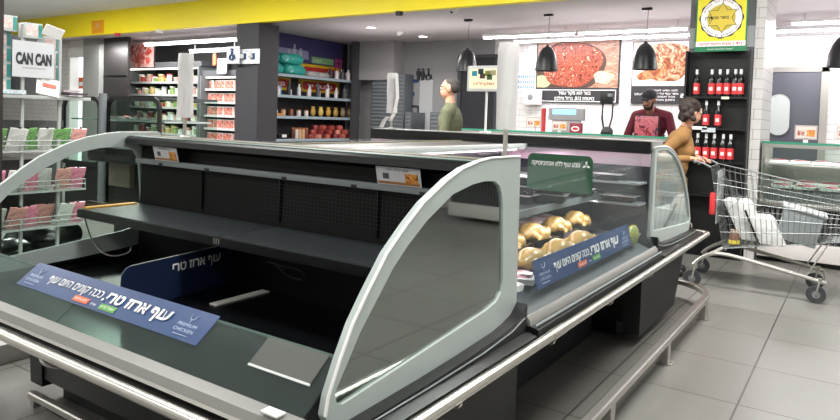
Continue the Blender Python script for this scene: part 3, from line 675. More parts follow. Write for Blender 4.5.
for i in range(4): place(fp, (-.52, .30+i*.19, .735), .25*(i % 3-1), 'flat pink meat pack lying on top of the back row of packs', 'meat packs on top of the back row')
t = MB().ball((-.10, .10, .63), (.03, .02, .008), n=10).done('yellow_wedge', mat('bright_yellow', 'e8d02a', .5)); tag(t, 'small bright yellow tag lying behind the near end of the front glass', 'tag')
t = thing('salad_bag', (-.05, 1.60, .61), 'green and yellow bag of salad at the far end of the blue sign', 'bag')
MB().ball((-.045, 1.60, .68), (.03, .09, .06), n=16).done('bag', picture('salad_print', ['3f6b32', '8fae4a', 'd9c94a', 'b05a4a'], 40), t)
for i, (y, x) in enumerate(((.4, -L_+.5), (.9, -L_+.45), (1.4, -L_+.5))):
    place(fp, (x, y, .675), .3*i, 'flat meat pack in the left well case, %s' % ['nearest', 'middle', 'furthest'][i], 'meat packs in the left well')
# ------------------------------------------------------------------ bag rolls and scale on the island
def bagroll(x, y, z0, zr0, zr1, r, label, n=18):
    t = thing('bag_roll_stand', (x, y, z0), label, 'bag dispenser', 'bag roll stands on the island')
    MB().cyl((x, y, z0), (x, y, zr1-.01), .009, n=10).done('pole', chrome, t)
    MB().lathe([(.03, 0), (.03, .006), (.012, .012)], (x, y, z0), 14).done('base_plate', steel, t)
    b = MB(); n = 28; R = []
    for i in range(13):
        z = zr0+(zr1-zr0)*i/12; rr = r*(1.0+(-.10 if i == 12 else 0))
        R.append([b.bm.verts.new((x+(rr+.0022*math.sin(k*5+i*.4)+.001*math.sin(k*11+i))*math.cos(2*PI*k/n), y+(rr+.0022*math.sin(k*5+i*.4))*math.sin(2*PI*k/n), z)) for k in range(n)])
    for p, q in zip(R, R[1:]):
        for k in range(n): b.bm.faces.new((p[k], p[(k+1) % n], q[(k+1) % n], q[k]))
    b.bm.faces.new(list(reversed(R[0]))); b.bm.faces.new(R[-1]); b.done('bag_roll', mat('bag_film_white', 'cfcccb', .4, vary=.06, scale=20), t)
    MB().lathe([(.012, 0), (.02, .004), (.0, .008)], (x, y, zr1-.004), 10).done('cap', rubber, t)
    return t
bagroll(-.103, .085, 1.15, 1.268, 1.590, .038, 'white roll of plastic bags on a chrome pole above the near white end panel')
bagroll(-2.01, .085, 1.15, 1.258, 1.60, .040, 'white roll of plastic bags on a pole at the far left corner of the island')
t = bagroll(-1.955, 1.87, 1.21, 1.33, 1.63, .040, 'white draped bag roll on a pole in front of the shampoo shelves')
b = MB(); b.strip([(-1.995, 1.30), (-2.03, 1.27), (-2.055, 1.22)], 'y', 1.85, 1.90, .004); b.strip([(-1.915,1.60),(-1.90,1.45),(-1.93,1.32),(-1.96,1.27)], 'y', 1.84, 1.88, .004); b.done('hanging_bag', mat('bag_film_white', '', 0), t)
sc0, p66, p92 = U(485, 137, 'y', 1.87), U(469, 65, 'y', 1.87), U(503, 92, 'y', 1.87)
t = thing('scale_display', (sc0.x, 1.87, 1.21), 'small self-service scale screen with colour picture on a white pole', 'scale')
MB().cyl((sc0.x, 1.87, 1.21), (sc0.x, 1.87, 1.50), .008, n=10).done('pole', white, t)
MB().box(sc0.x-.03, sc0.x+.03, 1.84, 1.90, 1.21, 1.225, bev=.003).done('base', white, t)
cx, cz, ww, hh = (p66.x+p92.x)/2, (p66.z+p92.z)/2-.003, p92.x-p66.x, .175
MB().box(cx-ww/2, cx+ww/2, 1.85, 1.88, cz-hh/2, cz+hh/2, bev=.006).done('housing', white, t)
board('screen', (cx, 1.848, cz), X_, Z_, ww*.86, hh*.78, .001, mat('screen_cream', 'e9e4c0', .4, emit=.35), t)
for u, v, h in ((-.28,.2,'2a9db5'), (-.1,.28,'1d3340'), (.1,.2,'8a8f3a'), (.25,.22,'b8b08a'), (-.05,.1,'4a3328'), (.15,.05,'3f5a2a')):
    board('screen_picture', (cx+u*ww, 1.8465, cz+v*hh), X_, Z_, ww*.15, hh*.2, .0005, mat('scr'+h, h, .4), t)
lettering('שקילה', (cx, 1.8465, cz-.2*hh), X_, Z_, ww*.6, mat('screen_red', 'd9603a', .5), t, height=.03, bold=.014)
# ------------------------------------------------------------------ service counters
def counter(x0, x1, label, nm='a'):
    y0, y1 = 5.15, 6.15
    t = thing('butcher_counter', ((x0+x1)/2, 5.6, 0), label, 'counter')
    MB().box(x0, x1, y0+.06, y1, .05, .56).done('body', mat('counter_dark', '141416', .4), t)
    b = MB(); n = int((x1-x0)/.045)
    for k in range(n): b.box(x0+.02+k*.045, x0+.037+k*.045, y0+.03, y0+.07, .22, .52)
    b.done('ribs', mat('counter_rib', '6d6b6c', .4, .3), t)
    MB().box(x0, x1, y0+.0, y0+.08, .05, .22, bev=.01).done('kick_panel', mat('counter_white', 'd5cfcb', .45), t)
    MB().box(x0, x1, y0-.02, y0+.1, .555, .60, bev=.008).done('front_ledge', steel, t)
    MB().prism([(y0+.08,.60),(y0+.10,.70),(y1-.25,.78),(y1-.25,.56),(y0+.08,.56)], 'x', x0+.01, x1-.01).done('deck', mat('deck_grey', '6b6468', .4), t)
    MB().strip([(y0+.05,.60),(y0+.03,.85),(y0+.06,1.165)], 'x', x0+.01, x1-.01, .006).done('front_glass', G, t)
    MB().box(x0, x1, y0+.04, y1-.35, 1.165, 1.185).done('top_glass', glass('green_top_glass', '8fc4b2', .2), t)
    MB().box(x0, x1, y0+.03, y0+.045, 1.165, 1.187).done('top_glass_edge', gedge, t)
    MB().box(x0+.03, x1, y0+.33, y0+.62, .955, .972).done('inner_shelf', mat('glowing_shelf_white', 'f4eef0', .4, emit=.35), t)  # shelf is no lamp, a faint glow is put into its colour
    MB().box(x0, x0+.03, y0+.04, y1-.3, .60, 1.17).box(x1-.03, x1, y0+.04, y1-.3, .60, 1.17).done('post', steel, t)
    MB().box(x0+.0, x1, y1-.3, y1, .56, .94, bev=.01).done('worktop', steel, t)
    MB().box(x0, x1, y0+.028, y0+.06, 1.13, 1.163).done('glass_rail', steel, t)
    MB().box(x0+.05, x1-.05, y0+.3, y0+.33, 1.13, 1.15).done('light_tube', mat('pink_tube', '', 0), t)
    return t
counter(.185, 3.4, 'glazed butcher service counter right of the tiled column, behind the trolley')
counter(-3.6, -.62, 'glazed butcher service counter in front of the butcher')
fp2 = flat_pack(mat('counter_meat', 'b04a55', .35, vary=.3, scale=25), 'meat_portion')
for k in range(2):
    for i in range(8): place(fp2, (.36+i*.2, 5.36+.2*k, .725+.028*k), random.uniform(-.2, .2), 'tray of meat in the right counter, %s row' % ['front', 'back'][k], 'meat trays, %s row of the right counter' % ['front', 'back'][k], (1.2, 1.3, 1.2))
for i in range(4): place(fp2, (.3+i*.19, 5.62, .972), 0, 'small pack on the lit inner shelf of the right counter', 'packs on the lit inner shelf', (1.1, 1, .8))
for i in range(6): place(fp2, (-3.3+i*.42, 5.45, .735), 0, 'tray of meat inside the glazed counter before the butcher', 'meat trays in the counter before the butcher', (1.2, 1.3, 1.2))
# picture cards standing on the counters
def pcard(px0, py0, px1, py1, label, y=5.25, pic='6'):
    a, b_ = U(px0, py0, 'y', y), U(px1, py1, 'y', y); c = (a+b_)/2; w, h = b_.x-a.x, a.z-b_.z
    z0 = 1.187; c.z = max(c.z, z0+h/2+.02)
    t = thing('picture_card', (c.x, y, z0), label, 'price card', 'picture cards on the counters')
    board('frame', c, X_, Z_, w, h, .012, mat('card_frame', '8a3a3a' if pic == 'r' else 'b9a9a4', .5), t)
    board('card', c-Y_*.002, X_, Z_, w*.88, h*.82, .002, mat('card_pale', 'd8cdc6', .5), t)
    board('picture', c+X_*(w*.22)-Z_*(h*.05)-Y_*.004, X_, Z_, w*.36, h*.45, .002, picture('card_print', ['a03a20', 'e09040', 'e8c070'], 40), t)
    board('picture', c-X_*(w*.22)-Z_*(h*.05)-Y_*.004, X_, Z_, w*.3, h*.35, .002, picture('card_print2', ['7a2a22', 'b05038', 'd8cdc6'], 40), t)
    MB().box(c.x-.02, c.x+.02, y, y+.03, z0, c.z-h/2+.01).done('stand', white, t)
pcard(526.5, 117, 541, 128, 'small framed picture card on the left counter, leftmost')
pcard(552, 121, 567, 131, 'small framed picture card on the left counter beside the red box')
pcard(795, 125, 817, 140, 'small framed picture card on the right counter in front of the dark door')
pcard(837, 126, 850, 140, 'small framed picture card on the right counter at the edge of the photo', pic='r')
q = U(576, 126, 'y', 5.3)
t = thing('red_box', (q.x, 5.3, 1.187), 'red carton with a white and red oval on the left counter', 'box')
MB().box(q.x-.07, q.x+.07, 5.28, 5.34, 1.187, 1.30, bev=.003).done('carton', mat('crimson_card', '8f2436', .5), t)
ovb = MB(); M = Matrix(((1,0,0,q.x),(0,0,-1,5.279),(0,1,0,1.235),(0,0,0,1)))
ovb.prism([(.05*math.cos(2*PI*k/24), .03*math.sin(2*PI*k/24)) for k in range(24)], 'z', 0, .002).xform(M).done('oval_label', paper, t)
MB().prism([(.035*math.cos(2*PI*k/24), .017*math.sin(2*PI*k/24)) for k in range(24)], 'z', .002, .003).xform(M).done('oval_centre', red, t)
a, b_ = U(549, 110, 'y', 6.0), U(584, 121, 'y', 6.0)
t = thing('butcher_scale', ((a.x+b_.x)/2, 6.0, .94), 'grey butcher scale with a lit blue display standing behind the counter glass', 'scale')
MB().box(a.x, b_.x, 5.93, 6.1, .94, 1.05, bev=.01).done('platter_base', steel, t); MB().box(a.x+.05, b_.x-.05, 6.0, 6.04, 1.05, a.z, bev=.008).box(a.x, b_.x, 5.98, 6.05, b_.z, a.z+.03, bev=.01).done('housing', mat('scale_grey', '9a9698', .4), t)
board('display', ((a.x+b_.x)/2-.02, 5.975, a.z-.02), X_, Z_, (b_.x-a.x)*.66, .065, .002, mat('blue_screen', '7fc4ee', .4, emit=1.2), t)
MB().cyl((a.x-.08, 6.02, .94), (a.x-.08, 6.02, a.z+.02), .03, n=10).done('printer', red, t)
t = thing('order_terminal', U(608, 133, 'y', 6.1), 'black hand-held terminal hanging with two cables over a round black object behind the counter', 'terminal'); WLt = WL[t.name]
c = U(608, 97, 'y', 6.1); MB().box(c.x-.09, c.x+.07, 6.06, 6.1, c.z-.09, c.z+.08, bev=.01).done('body', black, t)
pp = [U(603, 104, 'y', 6.1), U(602, 118, 'y', 6.1), U(604, 131, 'y', 6.1)]; MB().tube(pp, .012, 6).tube([U(613, 104, 'y', 6.1), U(612, 118, 'y', 6.1), U(608, 131, 'y', 6.1)], .01, 6).done('cable', black, t)
c = U(607, 132, 'y', 6.05); MB().ball(c, (.075, .06, .07)).done('round_base', rubber, t)
MB().box(c.x-.06, c.x+.06, 5.98, 6.1, .94, c.z).done('stand', black, t)
board('screen', U(610, 95, 'y', 6.055), X_, Z_, .06, .04, .002, midgrey, t)
t = thing('towel_dispenser', U(532, 95, 'y', 8.15), 'white paper towel dispenser on the tiled wall left of the steak poster', 'dispenser')
c = U(533, 99, 'y', 8.12); MB().box(c.x-.14, c.x+.14, 8.05, WY, c.z-.1, c.z+.16, bev=.02).done('cover', white, t); MB().ball((c.x-.02, 8.05, c.z+.03), (.05, .01, .05)).done('window', midgrey, t)
t = thing('printed_chart', U(527, 88, 'y', 8.15), 'white wall chart with rows of blue print left of the steak poster', 'chart')
a, b_ = U(517, 73, 'y', 8.19), U(536, 91, 'y', 8.19); c = (a+b_)/2
board('sheet', c, X_, Z_, b_.x-a.x, a.z-b_.z, .01, paper, t)
for k in range(3):
    for j in range(8): board('printed_mark', c+Z_*(.09-.09*k)+X_*(-.14+.04*j)-Y_*.001, X_, Z_, .028, .05, .002, mat('chart_blue', '6a93c0', .5), t)
# back bench and rack behind left counter
t = thing('work_bench', (-3.3, 7.9, 0), 'steel work bench against the tiled wall behind the left counter', 'bench')
MB().box(-4.2, -.9, 7.6, 8.18, .86, .92, bev=.006).done('top', steel, t)
for x in (-4.1, -1.0):
    for y in (7.65, 8.1): MB().box(x-.02, x+.02, y-.02, y+.02, 0, .86).done('leg', steel, t)
# ------------------------------------------------------------------ posters
def poster(x0, x1, z0, z1, zc, lines, label, kind):
    y = WY-.03
    t = thing('poster', ((x0+x1)/2, y, z0), label, 'poster')
    c = Vector(((x0+x1)/2, y, (z0+z1)/2)); w = x1-x0
    board('panel', c, X_, Z_, w, z1-z0, .02, mat('poster_black', '2f2e31', .5), t)
    b = MB(); zz = (zc+z1)/2; hh = z1-zc
    board('picture_ground', (c.x, y-.002, zz), X_, Z_, w*.97, hh*.97, .002, picture('wood_print_'+kind, ['8f6450', 'a87e68', 'c4a08a'], 6, stretch=(1, 1, 4)) if kind == 'steak' else picture('pale_print', ['e8d8cc', 'f2e8e0', 'e0c0a8'], 5), t)
    def shp(pts, m, nm, d):
        M = Matrix(((1,0,0,c.x),(0,0,-1,y-.004-d),(0,1,0,zz),(0,0,0,1))); MB().prism(pts, 'z', 0, .001).xform(M).done(nm, m, t)
    def oval(cx, cz, a, b_, wob=.05, rot=0, n=40): return [(cx+math.cos(rot)*(a*(1+wob*math.sin(3*t2+1)+wob*.6*math.sin(5*t2))*math.cos(t2))-math.sin(rot)*b_*math.sin(t2), cz+math.sin(rot)*a*math.cos(t2)+math.cos(rot)*b_*(1+wob*math.sin(4*t2))*math.sin(t2)) for t2 in [2*PI*k/n for k in range(n)]]
    ok = lambda P: [(max(-w*.483, min(w*.483, a)), max(-hh*.483, min(hh*.483, b_))) for a, b_ in P]
    if kind == 'steak':
        shp(ok(oval(-.12, -.05, .60, .42, .03, .1)), mat('board_dark', '4a352c', .6), 'serving_board', 0)
        shp(ok(oval(-.58, -.28, .16, .10)), mat('leaf_print', 'a8c28a', .5), 'lettuce', .001)
        shp(ok(oval(-.10, -.01, .52, .37, .05, .1)), picture('steak_print', ['4a120a', '84301f', 'b05a40', 'e8c8a8', '6a2014'], 9, 10, 3.5), 'steak', .002)
        shp(ok(oval(.45, -.22, .16, .10, .1)), picture('spice_print', ['c9604f', 'f0e0c0', 'd99a50'], 22), 'garnish', .003)
    else:
        shp(ok(oval(.10, .02, .34, .30, .08, .3)), picture('roast_print', ['6a2a10', '9a5228', 'c88a5c', 'e0bc98'], 6, 10, 3), 'roast_chicken', 0)
        shp(ok(oval(-.14, -.16, .22, .075, .06, .25)), picture('leg_print', ['7a3416', 'a86038', 'c88c5c'], 8), 'drumstick', .001)
    for i, (s, wd, hz, xx) in enumerate(lines): lettering(s, (c.x+xx, y-.001, z0+hz), X_, Z_, wd, wink, t, height=.095 if len(s) < 40 else .07, bold=.015, rtl='?' not in s)
    if kind == 'steak':
        zc2 = (z0+zc)/2
        MB().frame([(w*.47,(zc-z0)*.42),(-w*.47,(zc-z0)*.42),(-w*.47,-(zc-z0)*.42),(w*.47,-(zc-z0)*.42)], [(w*.462,(zc-z0)*.37),(-w*.462,(zc-z0)*.37),(-w*.462,-(zc-z0)*.37),(w*.462,-(zc-z0)*.37)], 'z', 0, .001, N=8).xform(Matrix(((1,0,0,c.x),(0,0,-1,y-.001),(0,1,0,zc2),(0,0,0,1)))).done('caption_border', wink, t)
    return t
poster(-3.612, -2.20, 1.63, 2.66, 1.865, [('בשר הוא מקור עשיר', .55, .165, -.02), ('בויטמין B12, ברזל וחלבון'.replace('B12', '21B'), .68, .075, -.02)], 'large poster of a grilled steak above a black caption, on the tiled wall', 'steak')
t = poster(-2.007, -1.16, 1.635, 2.59, 1.90, [('?', .07, .13, .34)], 'large poster of roast chicken with a black caption and question mark, behind the butcher', 'roast')
lettering(['למה כדאי לאכול', 'בשר עוף טרי ארוז', 'מכיל ויטמינים', 'וחלבון איכותי'], (-1.50, WY-.032, 1.635+.135), X_, Z_, .40, wink, t, height=.19, bold=.01)
lettering(['הידעתם'], (-1.86, WY-.032, 1.635+.15), X_, Z_, .18, wink, t, height=.06, bold=.01)
# ------------------------------------------------------------------ wine rack and kosher sign
t = thing('wine_rack', (-.235, 5.08, 0), 'tall black wine rack built on the front of the column behind the woman', 'rack')
rx0, rx1 = CX0+.005, CX1-.005
MB().box(rx0, rx1, 5.13, 5.155, .12, 2.08).done('back_panel', black, t)
for x in (rx0, rx1-.02): MB().box(x, x+.02, 4.99, 5.13, .0, 2.08).done('side_panel', black, t)
for k, z in enumerate((1.615, 1.30, .965, .62)):
    MB().box(rx0+.02, rx1-.02, 4.99, 5.13, z-.02, z).done('shelf', black, t)
MB().box(rx0, rx1, 4.97, 5.155, .0, .12).done('plinth', blackg, t)
b = MB()
for z in (2.02, 1.98, 1.94): b.box(rx0+.02, rx1-.02, 5.125, 5.13, z, z+.006)
b.done('back_groove', charcoal, t)
b = MB()
for x in (-.54+.1, ): b.box(x, x+.14, 4.984, 4.989, 1.278, 1.31)
b.done('price_strip', paper, t)
MB().box(-.18, -.11, 4.984, 4.989, 1.59, 1.615).done('price_strip', mat('tag_cream', 'd9dcc0', .6), t)
MB().box(-.35, -.22, 4.984, 4.989, 1.255, 1.30).done('price_strip', mat('tag_grey', 'b9bfc4', .6), t)
def bottle(h=.31):
    t = thing('wine_bottle', (0, 0, 0), 'x', 'wine bottle')
    MB().lathe([(.001,0),(.036,.002),(.037,.19),(.034,.21),(.016,.245),(.0135,.30),(.0145,.302),(.0145,.312),(.001,.313)], n=16).done('bottle', mat('dark_bottle', '17191a', .15), t)
    MB().lathe([(.0378,.03),(.0378,.155)], n=16).done('label', mat('red_wine_label', 'd23b3f', .5), t)
    MB().lathe([(.0155,.25),(.0152,.314),(.001,.315)], n=12).done('capsule', mat('white_capsule', 'e4e4e4', .4), t)
    MB().box(-.018, .018, -.0386, -.0376, .07, .11).done('label_print', mat('pale_print_label', 'efe0d8', .5), t)
    return t
wb = bottle()
ROW = [(1.615, [696, 711, 719, 726.5, 734.5, 740], 'top shelf'), (1.30, [707, 719], 'middle shelf'), (.965, [700, 708.5, 716.5, 725.5, 733], 'bottom shelf')]
for z, xs, rn in ROW:
    for i, px in enumerate(xs):
        x = U(px, 100, 'y', 5.06).x; x = max(rx0+.06, min(rx1-.06, x))
        if z < 1.6: x = min(x, rx1-.1)
        nm = ('leftmost' if i == 0 else 'rightmost' if i == len(xs)-1 else ['', 'second', 'third', 'fourth', 'fifth'][i]+' from the left')
        place(wb, (x, 5.05, z), 0, 'red-labelled wine bottle on the %s of the black rack, %s' % (rn, nm), 'wine bottles in the rack', (.9, .9, .88))
t = thing('kosher_certificate', (-.215, 4.98, 2.06), 'yellow and green certificate board with a star emblem on the column above the wine', 'sign')
kc = Vector((-.215, 4.975, 2.345)); kw, kh = .475, .56
board('board', kc, X_, Z_, kw, kh, .012, mat('certificate_green', '1f7a4d', .5), t)
board('yellow_field', kc+Z_*.045-Y_*.001, X_, Z_, kw*.94, kh*.84, .002, mat('certificate_yellow', 'f0e02e', .5), t)
board('purple_band', kc+Z_*.262-X_*.09-Y_*.003, X_, Z_, .26, .022, .002, mat('certificate_purple', '7a2f5a', .5), t)
def disc(c, r0, r1, m, nm, par, n=40, scal=0, d=0):
    o_ = [((r1*(1+scal*math.cos(k*12*2*PI/n*1.0)))*math.cos(2*PI*k/n), (r1*(1+scal*math.cos(k*24*PI/n)))*math.sin(2*PI*k/n)) for k in range(n)]
    M = Matrix(((1,0,0,c.x),(0,0,-1,c.y-d),(0,1,0,c.z),(0,0,0,1)))
    if r0: return MB().frame(o_, [(r0*math.cos(2*PI*k/n), r0*math.sin(2*PI*k/n)) for k in range(n)], 'z', 0, .001).xform(M).done(nm, m, par)
    return MB().prism(o_, 'z', 0, .001).xform(M).done(nm, m, par)
sc_ = kc+Z_*.05
disc(sc_, 0, .200, ink, 'seal_edge', t, 96, .03, .004); disc(sc_, 0, .190, paper, 'seal_ring', t, d=.0055); disc(sc_, 0, .13, mat('certificate_gold', 'c9b53a', .5), 'seal_centre', t, d=.007)
for rr, mm, dd_ in ((.155, ink, .008), (.145, mat('star_gold', 'd9c040', .5), .0095)):
    st = [((rr if k % 2 == 0 else rr*.577)*math.sin(PI*k/6), (rr if k % 2 == 0 else rr*.577)*math.cos(PI*k/6)) for k in range(12)]
    MB().prism(st, 'z', 0, .001).xform(Matrix(((1,0,0,sc_.x+.01),(0,0,-1,sc_.y-dd_),(0,1,0,sc_.z),(0,0,0,1)))).done('star', mm, t)
lettering('בשר מהדרין', sc_+X_*(-.04)+Z_*(.005)-Y_*.012, X_, Z_, .22, ink, t, height=.05, bold=.014)
for txt, a0, a1, mm in (('בד״ץ מהדרין כשר בהשגחת', 160, 20, mat('violet_ink', '8a3f6a', .5)), ('כשר למהדרין מן המהדרין', 205, 335, ink)):
    n = len(txt)
    for k, ch in enumerate(txt if a0 < 180 else txt[::1]):
        if ch == ' ': continue
        a = math.radians(a1+(a0-a1)*(k+.5)/n if a0 < 180 else a1+(a0-a1)*(k+.5)/n)
        d = Vector((math.cos(a), 0, math.sin(a))); up = d if a0 < 180 else -d
        lettering(ch, sc_+d*.172-Y_*.0065, Vector((up.z, 0, -up.x)), up, .012, mm, t, name='ring_letter', height=.028, bold=.014)
board('caption_band', kc-Z_*.205-Y_*.003, X_, Z_, kw*.96, .05, .001, paper, t); lettering('בלדי 2 שקיות חלקות לקליטה', kc-Z_*.205-Y_*.0045, X_, Z_, kw*.84, red, t, height=.042, bold=.014)
lettering('www.kosher.org.il', kc-Z_*.255-Y_*.002, X_, Z_, kw*.5, wink, t, rtl=False, height=.025)
# ------------------------------------------------------------------ ceiling fittings
def pendant(x, label):
    y = 6.1; t = thing('pendant_lamp', (x, y, 1.99), label, 'lamp', 'black pendant lamps')
    MB().box(x-.06, x+.06, y-.03, y+.03, CZ-.03, CZ, bev=.004).done('ceiling_mount', blackg, t)
    MB().tube([(x, y, 2.32), (x+.01, y, 2.55), (x+.015, y, CZ-.02)], .004, 5).done('cord', mat('grey_cord', '6a6a6c', .5), t)
    MB().lathe([(.001,.345),(.02,.343),(.024,.325),(.065,.30),(.108,.235),(.136,.14),(.150,.0),(.144,.0),(.128,.14),(.10,.23),(.055,.29),(.001,.30)], (x, y, 1.985), 28).done('lamp_shade', mat('lamp_black', '26272a', .35), t)
    MB().ball((x, y, 2.06), .03).done('bulb', mat('bulb_glow', 'fff3e0', .4, emit=8), t)
for px, l in ((467, 'black bell pendant lamp leftmost, hanging before the dark doorway'), (547, 'black bell pendant lamp hanging in front of the steak poster'), (645, 'black bell pendant lamp hanging in front of the roast chicken poster'), (843, 'black bell pendant lamp cut by the right edge, hanging over the right counter')):
    pendant(U(px, 58, 'y', 6.1).x, l)
tubem = mat('tube_glow', 'fbf6ff', .4, emit=9)
def tubelamp(x0, x1, y, z, label, g):
    t = thing('tube_lamp', ((x0+x1)/2, y, z), label, 'lamp', g)
    MB().box(x0, x1, y-.03, y+.03, z+.03, z+.065, bev=.004).done('housing', white, t)
    MB().cyl((x0+.02, y, z+.015), (x1-.02, y, z+.015), .017, n=10).done('tube', tubem, t)
    for x in (x0+.15, x1-.15): MB().cyl((x, y, z+.06), (x, y, CZ), .005, n=6).done('hanger', steel, t)
    return t
xa = U(483, 34, 'y', 7.2).x
tubelamp(xa, xa+1.55, 7.2, 2.60, 'near hanging fluorescent tube above the butcher area, left length', 'tubes over the butcher area')
tubelamp(xa+1.58, xa+3.13, 7.2, 2.60, 'near hanging fluorescent tube above the butcher, middle length', 'tubes over the butcher area')
tubelamp(.2, 2.2, 7.2, 2.60, 'near hanging fluorescent tube right of the column', 'tubes over the butcher area')
tubelamp(-3.9, -1.0, 7.85, 2.60, 'far fluorescent tube close to the tiled wall above the posters', 'tubes over the butcher area')
tubelamp(-.3, 2.2, 7.85, 2.60, 'far fluorescent tube close to the tiled wall above the dark door', 'tubes over the butcher area')
tubelamp(U(145, 44, 'y', 5.6).x, U(235, 44, 'y', 5.6).x+.3, 5.6, 2.53, 'long fluorescent tube before the dairy shelves', 'tubes before the dairy shelves')
tubelamp(U(190, 51, 'y', 5.9).x, U(240, 51, 'y', 5.9).x, 5.9, 2.40, 'shorter and lower fluorescent tube before the dairy shelves', 'tubes before the dairy shelves')
for px, py, l in ((371, 27, 'round recessed downlight in the rear ceiling, nearest'), (423, 36, 'round recessed downlight in front of the toilet doors')):
    q = U(px, py, 'z', CZ)
    if q.y > 8.1: continue
    t = thing('downlight', (q.x, q.y, CZ-.01), l, 'lamp', 'recessed downlights'); MB().lathe([(.001,-.004),(.085,-.004),(.09,0),(.10,.0),(.10,.006),(.001,.006)], (q.x, q.y, CZ-.008), 24).done('rim', white, t)
    MB().lathe([(.001,-.008),(.075,-.006),(.075,.0)], (q.x, q.y, CZ-.009), 24).done('lens', mat('downlight_glow', 'fff6f0', .4, emit=5), t)
for px, py, l in ((454, 10, 'small dark dome camera on the rear ceiling left of the first pendant'), (400, 33, 'small white smoke detector on the rear ceiling')):
    q = U(px, py, 'z', CZ-.02); t = thing('ceiling_sensor', (q.x, q.y, CZ-.06), l, 'sensor')
    MB().lathe([(.001,0),(.04,.01),(.06,.035),(.065,.055),(.001,.056)], (q.x, q.y, CZ-.056), 18).done('body', white, t); MB().ball((q.x-.02, q.y-.02, CZ-.045), .022, n=8).done('eye', black if px == 454 else white, t)
for px in (117, 159, 399): # emergency hardware under and on the fascia
    q = U(px, 30 if px < 200 else 8, 'y', FY-.01); t = thing('alarm_sounder', (q.x, FY-.03, 2.64), {117: 'tiny red alarm light under the yellow band, left', 159: 'tiny white sensor under the yellow band above the dairy shelves', 399: 'tiny dark sensor on the lower edge of the yellow band'}[px], 'sensor')
    MB().lathe([(.001,0),(.05,.01),(.055,.06),(.001,.062)], (q.x, FY-.0, 2.638), 14).done('body', red if px == 117 else white if px == 159 else black, t)
c = (U(91, 21, 'y', FY-.009)+U(104, 33, 'y', FY-.009))/2
t = thing('orange_notice', c, 'small orange square notice on the yellow band above the grey pillar', 'sign')
board('plate', c, X_, Z_, .42, .25, .01, mat('notice_orange', 'f2a51a', .5), t); board('emblem', c+Z_*.03-Y_*.001, X_, Z_, .09, .09, .002, mat('notice_pale', 'e8b48a', .5), t, rad=.04); lettering('חירום', c-Z_*.075-Y_*.001, X_, Z_, .2, red, t, height=.06)
# signs at the dark column
c = (U(227, 47, 'y', 4.85)+U(239, 63, 'y', 4.85))/2
t = thing('wheelchair_sign', (c.x, 4.85, c.z-.1), 'white square wheelchair sign standing out left of the dark column', 'sign')
board('plate', c, X_, Z_, .30, .27, .01, mat('sign_white', 'dfe3e6', .5), t); picto(c+X_*.0, .2, 'chair', navy, t)
MB().box(c.x+.14, q0+.05, 4.86, 4.96, c.z-.01, c.z+.01).done('arm', steel, t)
c = (U(239, 50, 'y', 4.93)+U(258, 63, 'y', 4.93))/2
t = thing('toilet_door_sign', (c.x, 4.93, c.z-.1), 'white sign with two dark figures across the dark column beside the wheelchair sign', 'sign')
board('plate', c, X_, Z_, .50, .23, .01, MATS['sign_white'], t)
for dx, k in ((-.1, 'man'), (.1, 'woman')): board('tile', c+X_*dx-Y_*.001, X_, Z_, .1, .1, .002, navy, t); picto(c+X_*dx-Y_*.003, .07, k, wink, t)
lettering('שירותים', c+Z_*.085-Y_*.001, X_, Z_, .16, ink, t, height=.03)
# ------------------------------------------------------------------ shampoo shelving at the left
PX = -7.35
t = thing('goods_shelving', (-7.55, 6.8, 0), 'dark shelving unit with blue grey shelves of toiletries and snacks', 'shelving')
MB().box(-7.80, -7.76, 5.42, 8.15, 0, CZ).done('back_panel', mat('shelving_dark', '2b2a2d', .6), t)
MB().box(-7.76, -7.72, 5.40, 5.44, 0, CZ).box(-7.35, -7.31, 5.46, 5.5, 0, 2.3).done('upright', mat('upright_grey', '8a8f92', .4), t)
SHZ = [(1.975, 5.6, 8.1), (1.61, 5.8, 8.1), (1.245, 5.8, 8.1), (.84, 5.5, 8.1)]
for z, a, b_ in SHZ:
    s = MB().box(-7.76, -7.36, a, b_, z-.03, z, bev=.003).done('shelf', mat('shelf_blue_grey', '6d7f8e', .4), t)
    MB().box(-7.36, -7.345, a, b_, z-.035, z+.012).done('price_rail', mat('rail_pale', '9fb0ba', .4), s)
def sideboard(nm, px0, py0, px1, py1, m, par, X0=-7.72, d=0):
    a, b_ = U(px0, py0, 'x', X0), U(px1, py1, 'x', X0); c = Vector((X0+d, (a.y+b_.y)/2, (a.z+b_.z)/2)); return board(nm, c, Y_, Z_, b_.y-a.y, abs(a.z-b_.z), .01, m, par), c, b_.y-a.y, abs(a.z-b_.z)
t = thing('brand_header', (-7.72, 6.7, 2.3), 'dark purple printed header panel with pale bottles above the shelving', 'sign')
board('panel', (-7.70, 6.68, 2.49), Y_, Z_, 2.5, .48, .02, mat('purple_print', '3d3766', .5, vary=.25, scale=3), t)
board('mist_band', (-7.698, 6.3, 2.40), Y_, Vector((0, -.12, 1)), 1.3, .16, .001, mat('mist_print', '8f8fb0', .5, vary=.2, scale=4), t)
for y, h in ((6.58, .30), (6.74, .24), (6.45, .2)):
    z = 2.27; MB().box(-7.697, -7.695, y-.045, y+.045, z, z+h*.7).box(-7.697, -7.695, y-.02, y+.02, z+h*.7, z+h).done('printed_bottle', mat('pale_print_bottle', 'b9b7c6', .5), t)
board('green_band', (-7.697, 7.35, 2.33), Y_, Z_, .62, .12, .001, mat('mint_print', '7fae7a', .5), t); lettering('SALE', (-7.696, 7.2, 2.33), Y_, Z_, .22, wink, t, rtl=False, height=.06)
for y in (7.75, 7.87):
    for z in (2.37, 2.27): board('pink_tile', (-7.697, y, z), Y_, Z_, .09, .08, .001, mat('pink_print', 'c0498a', .5), t)
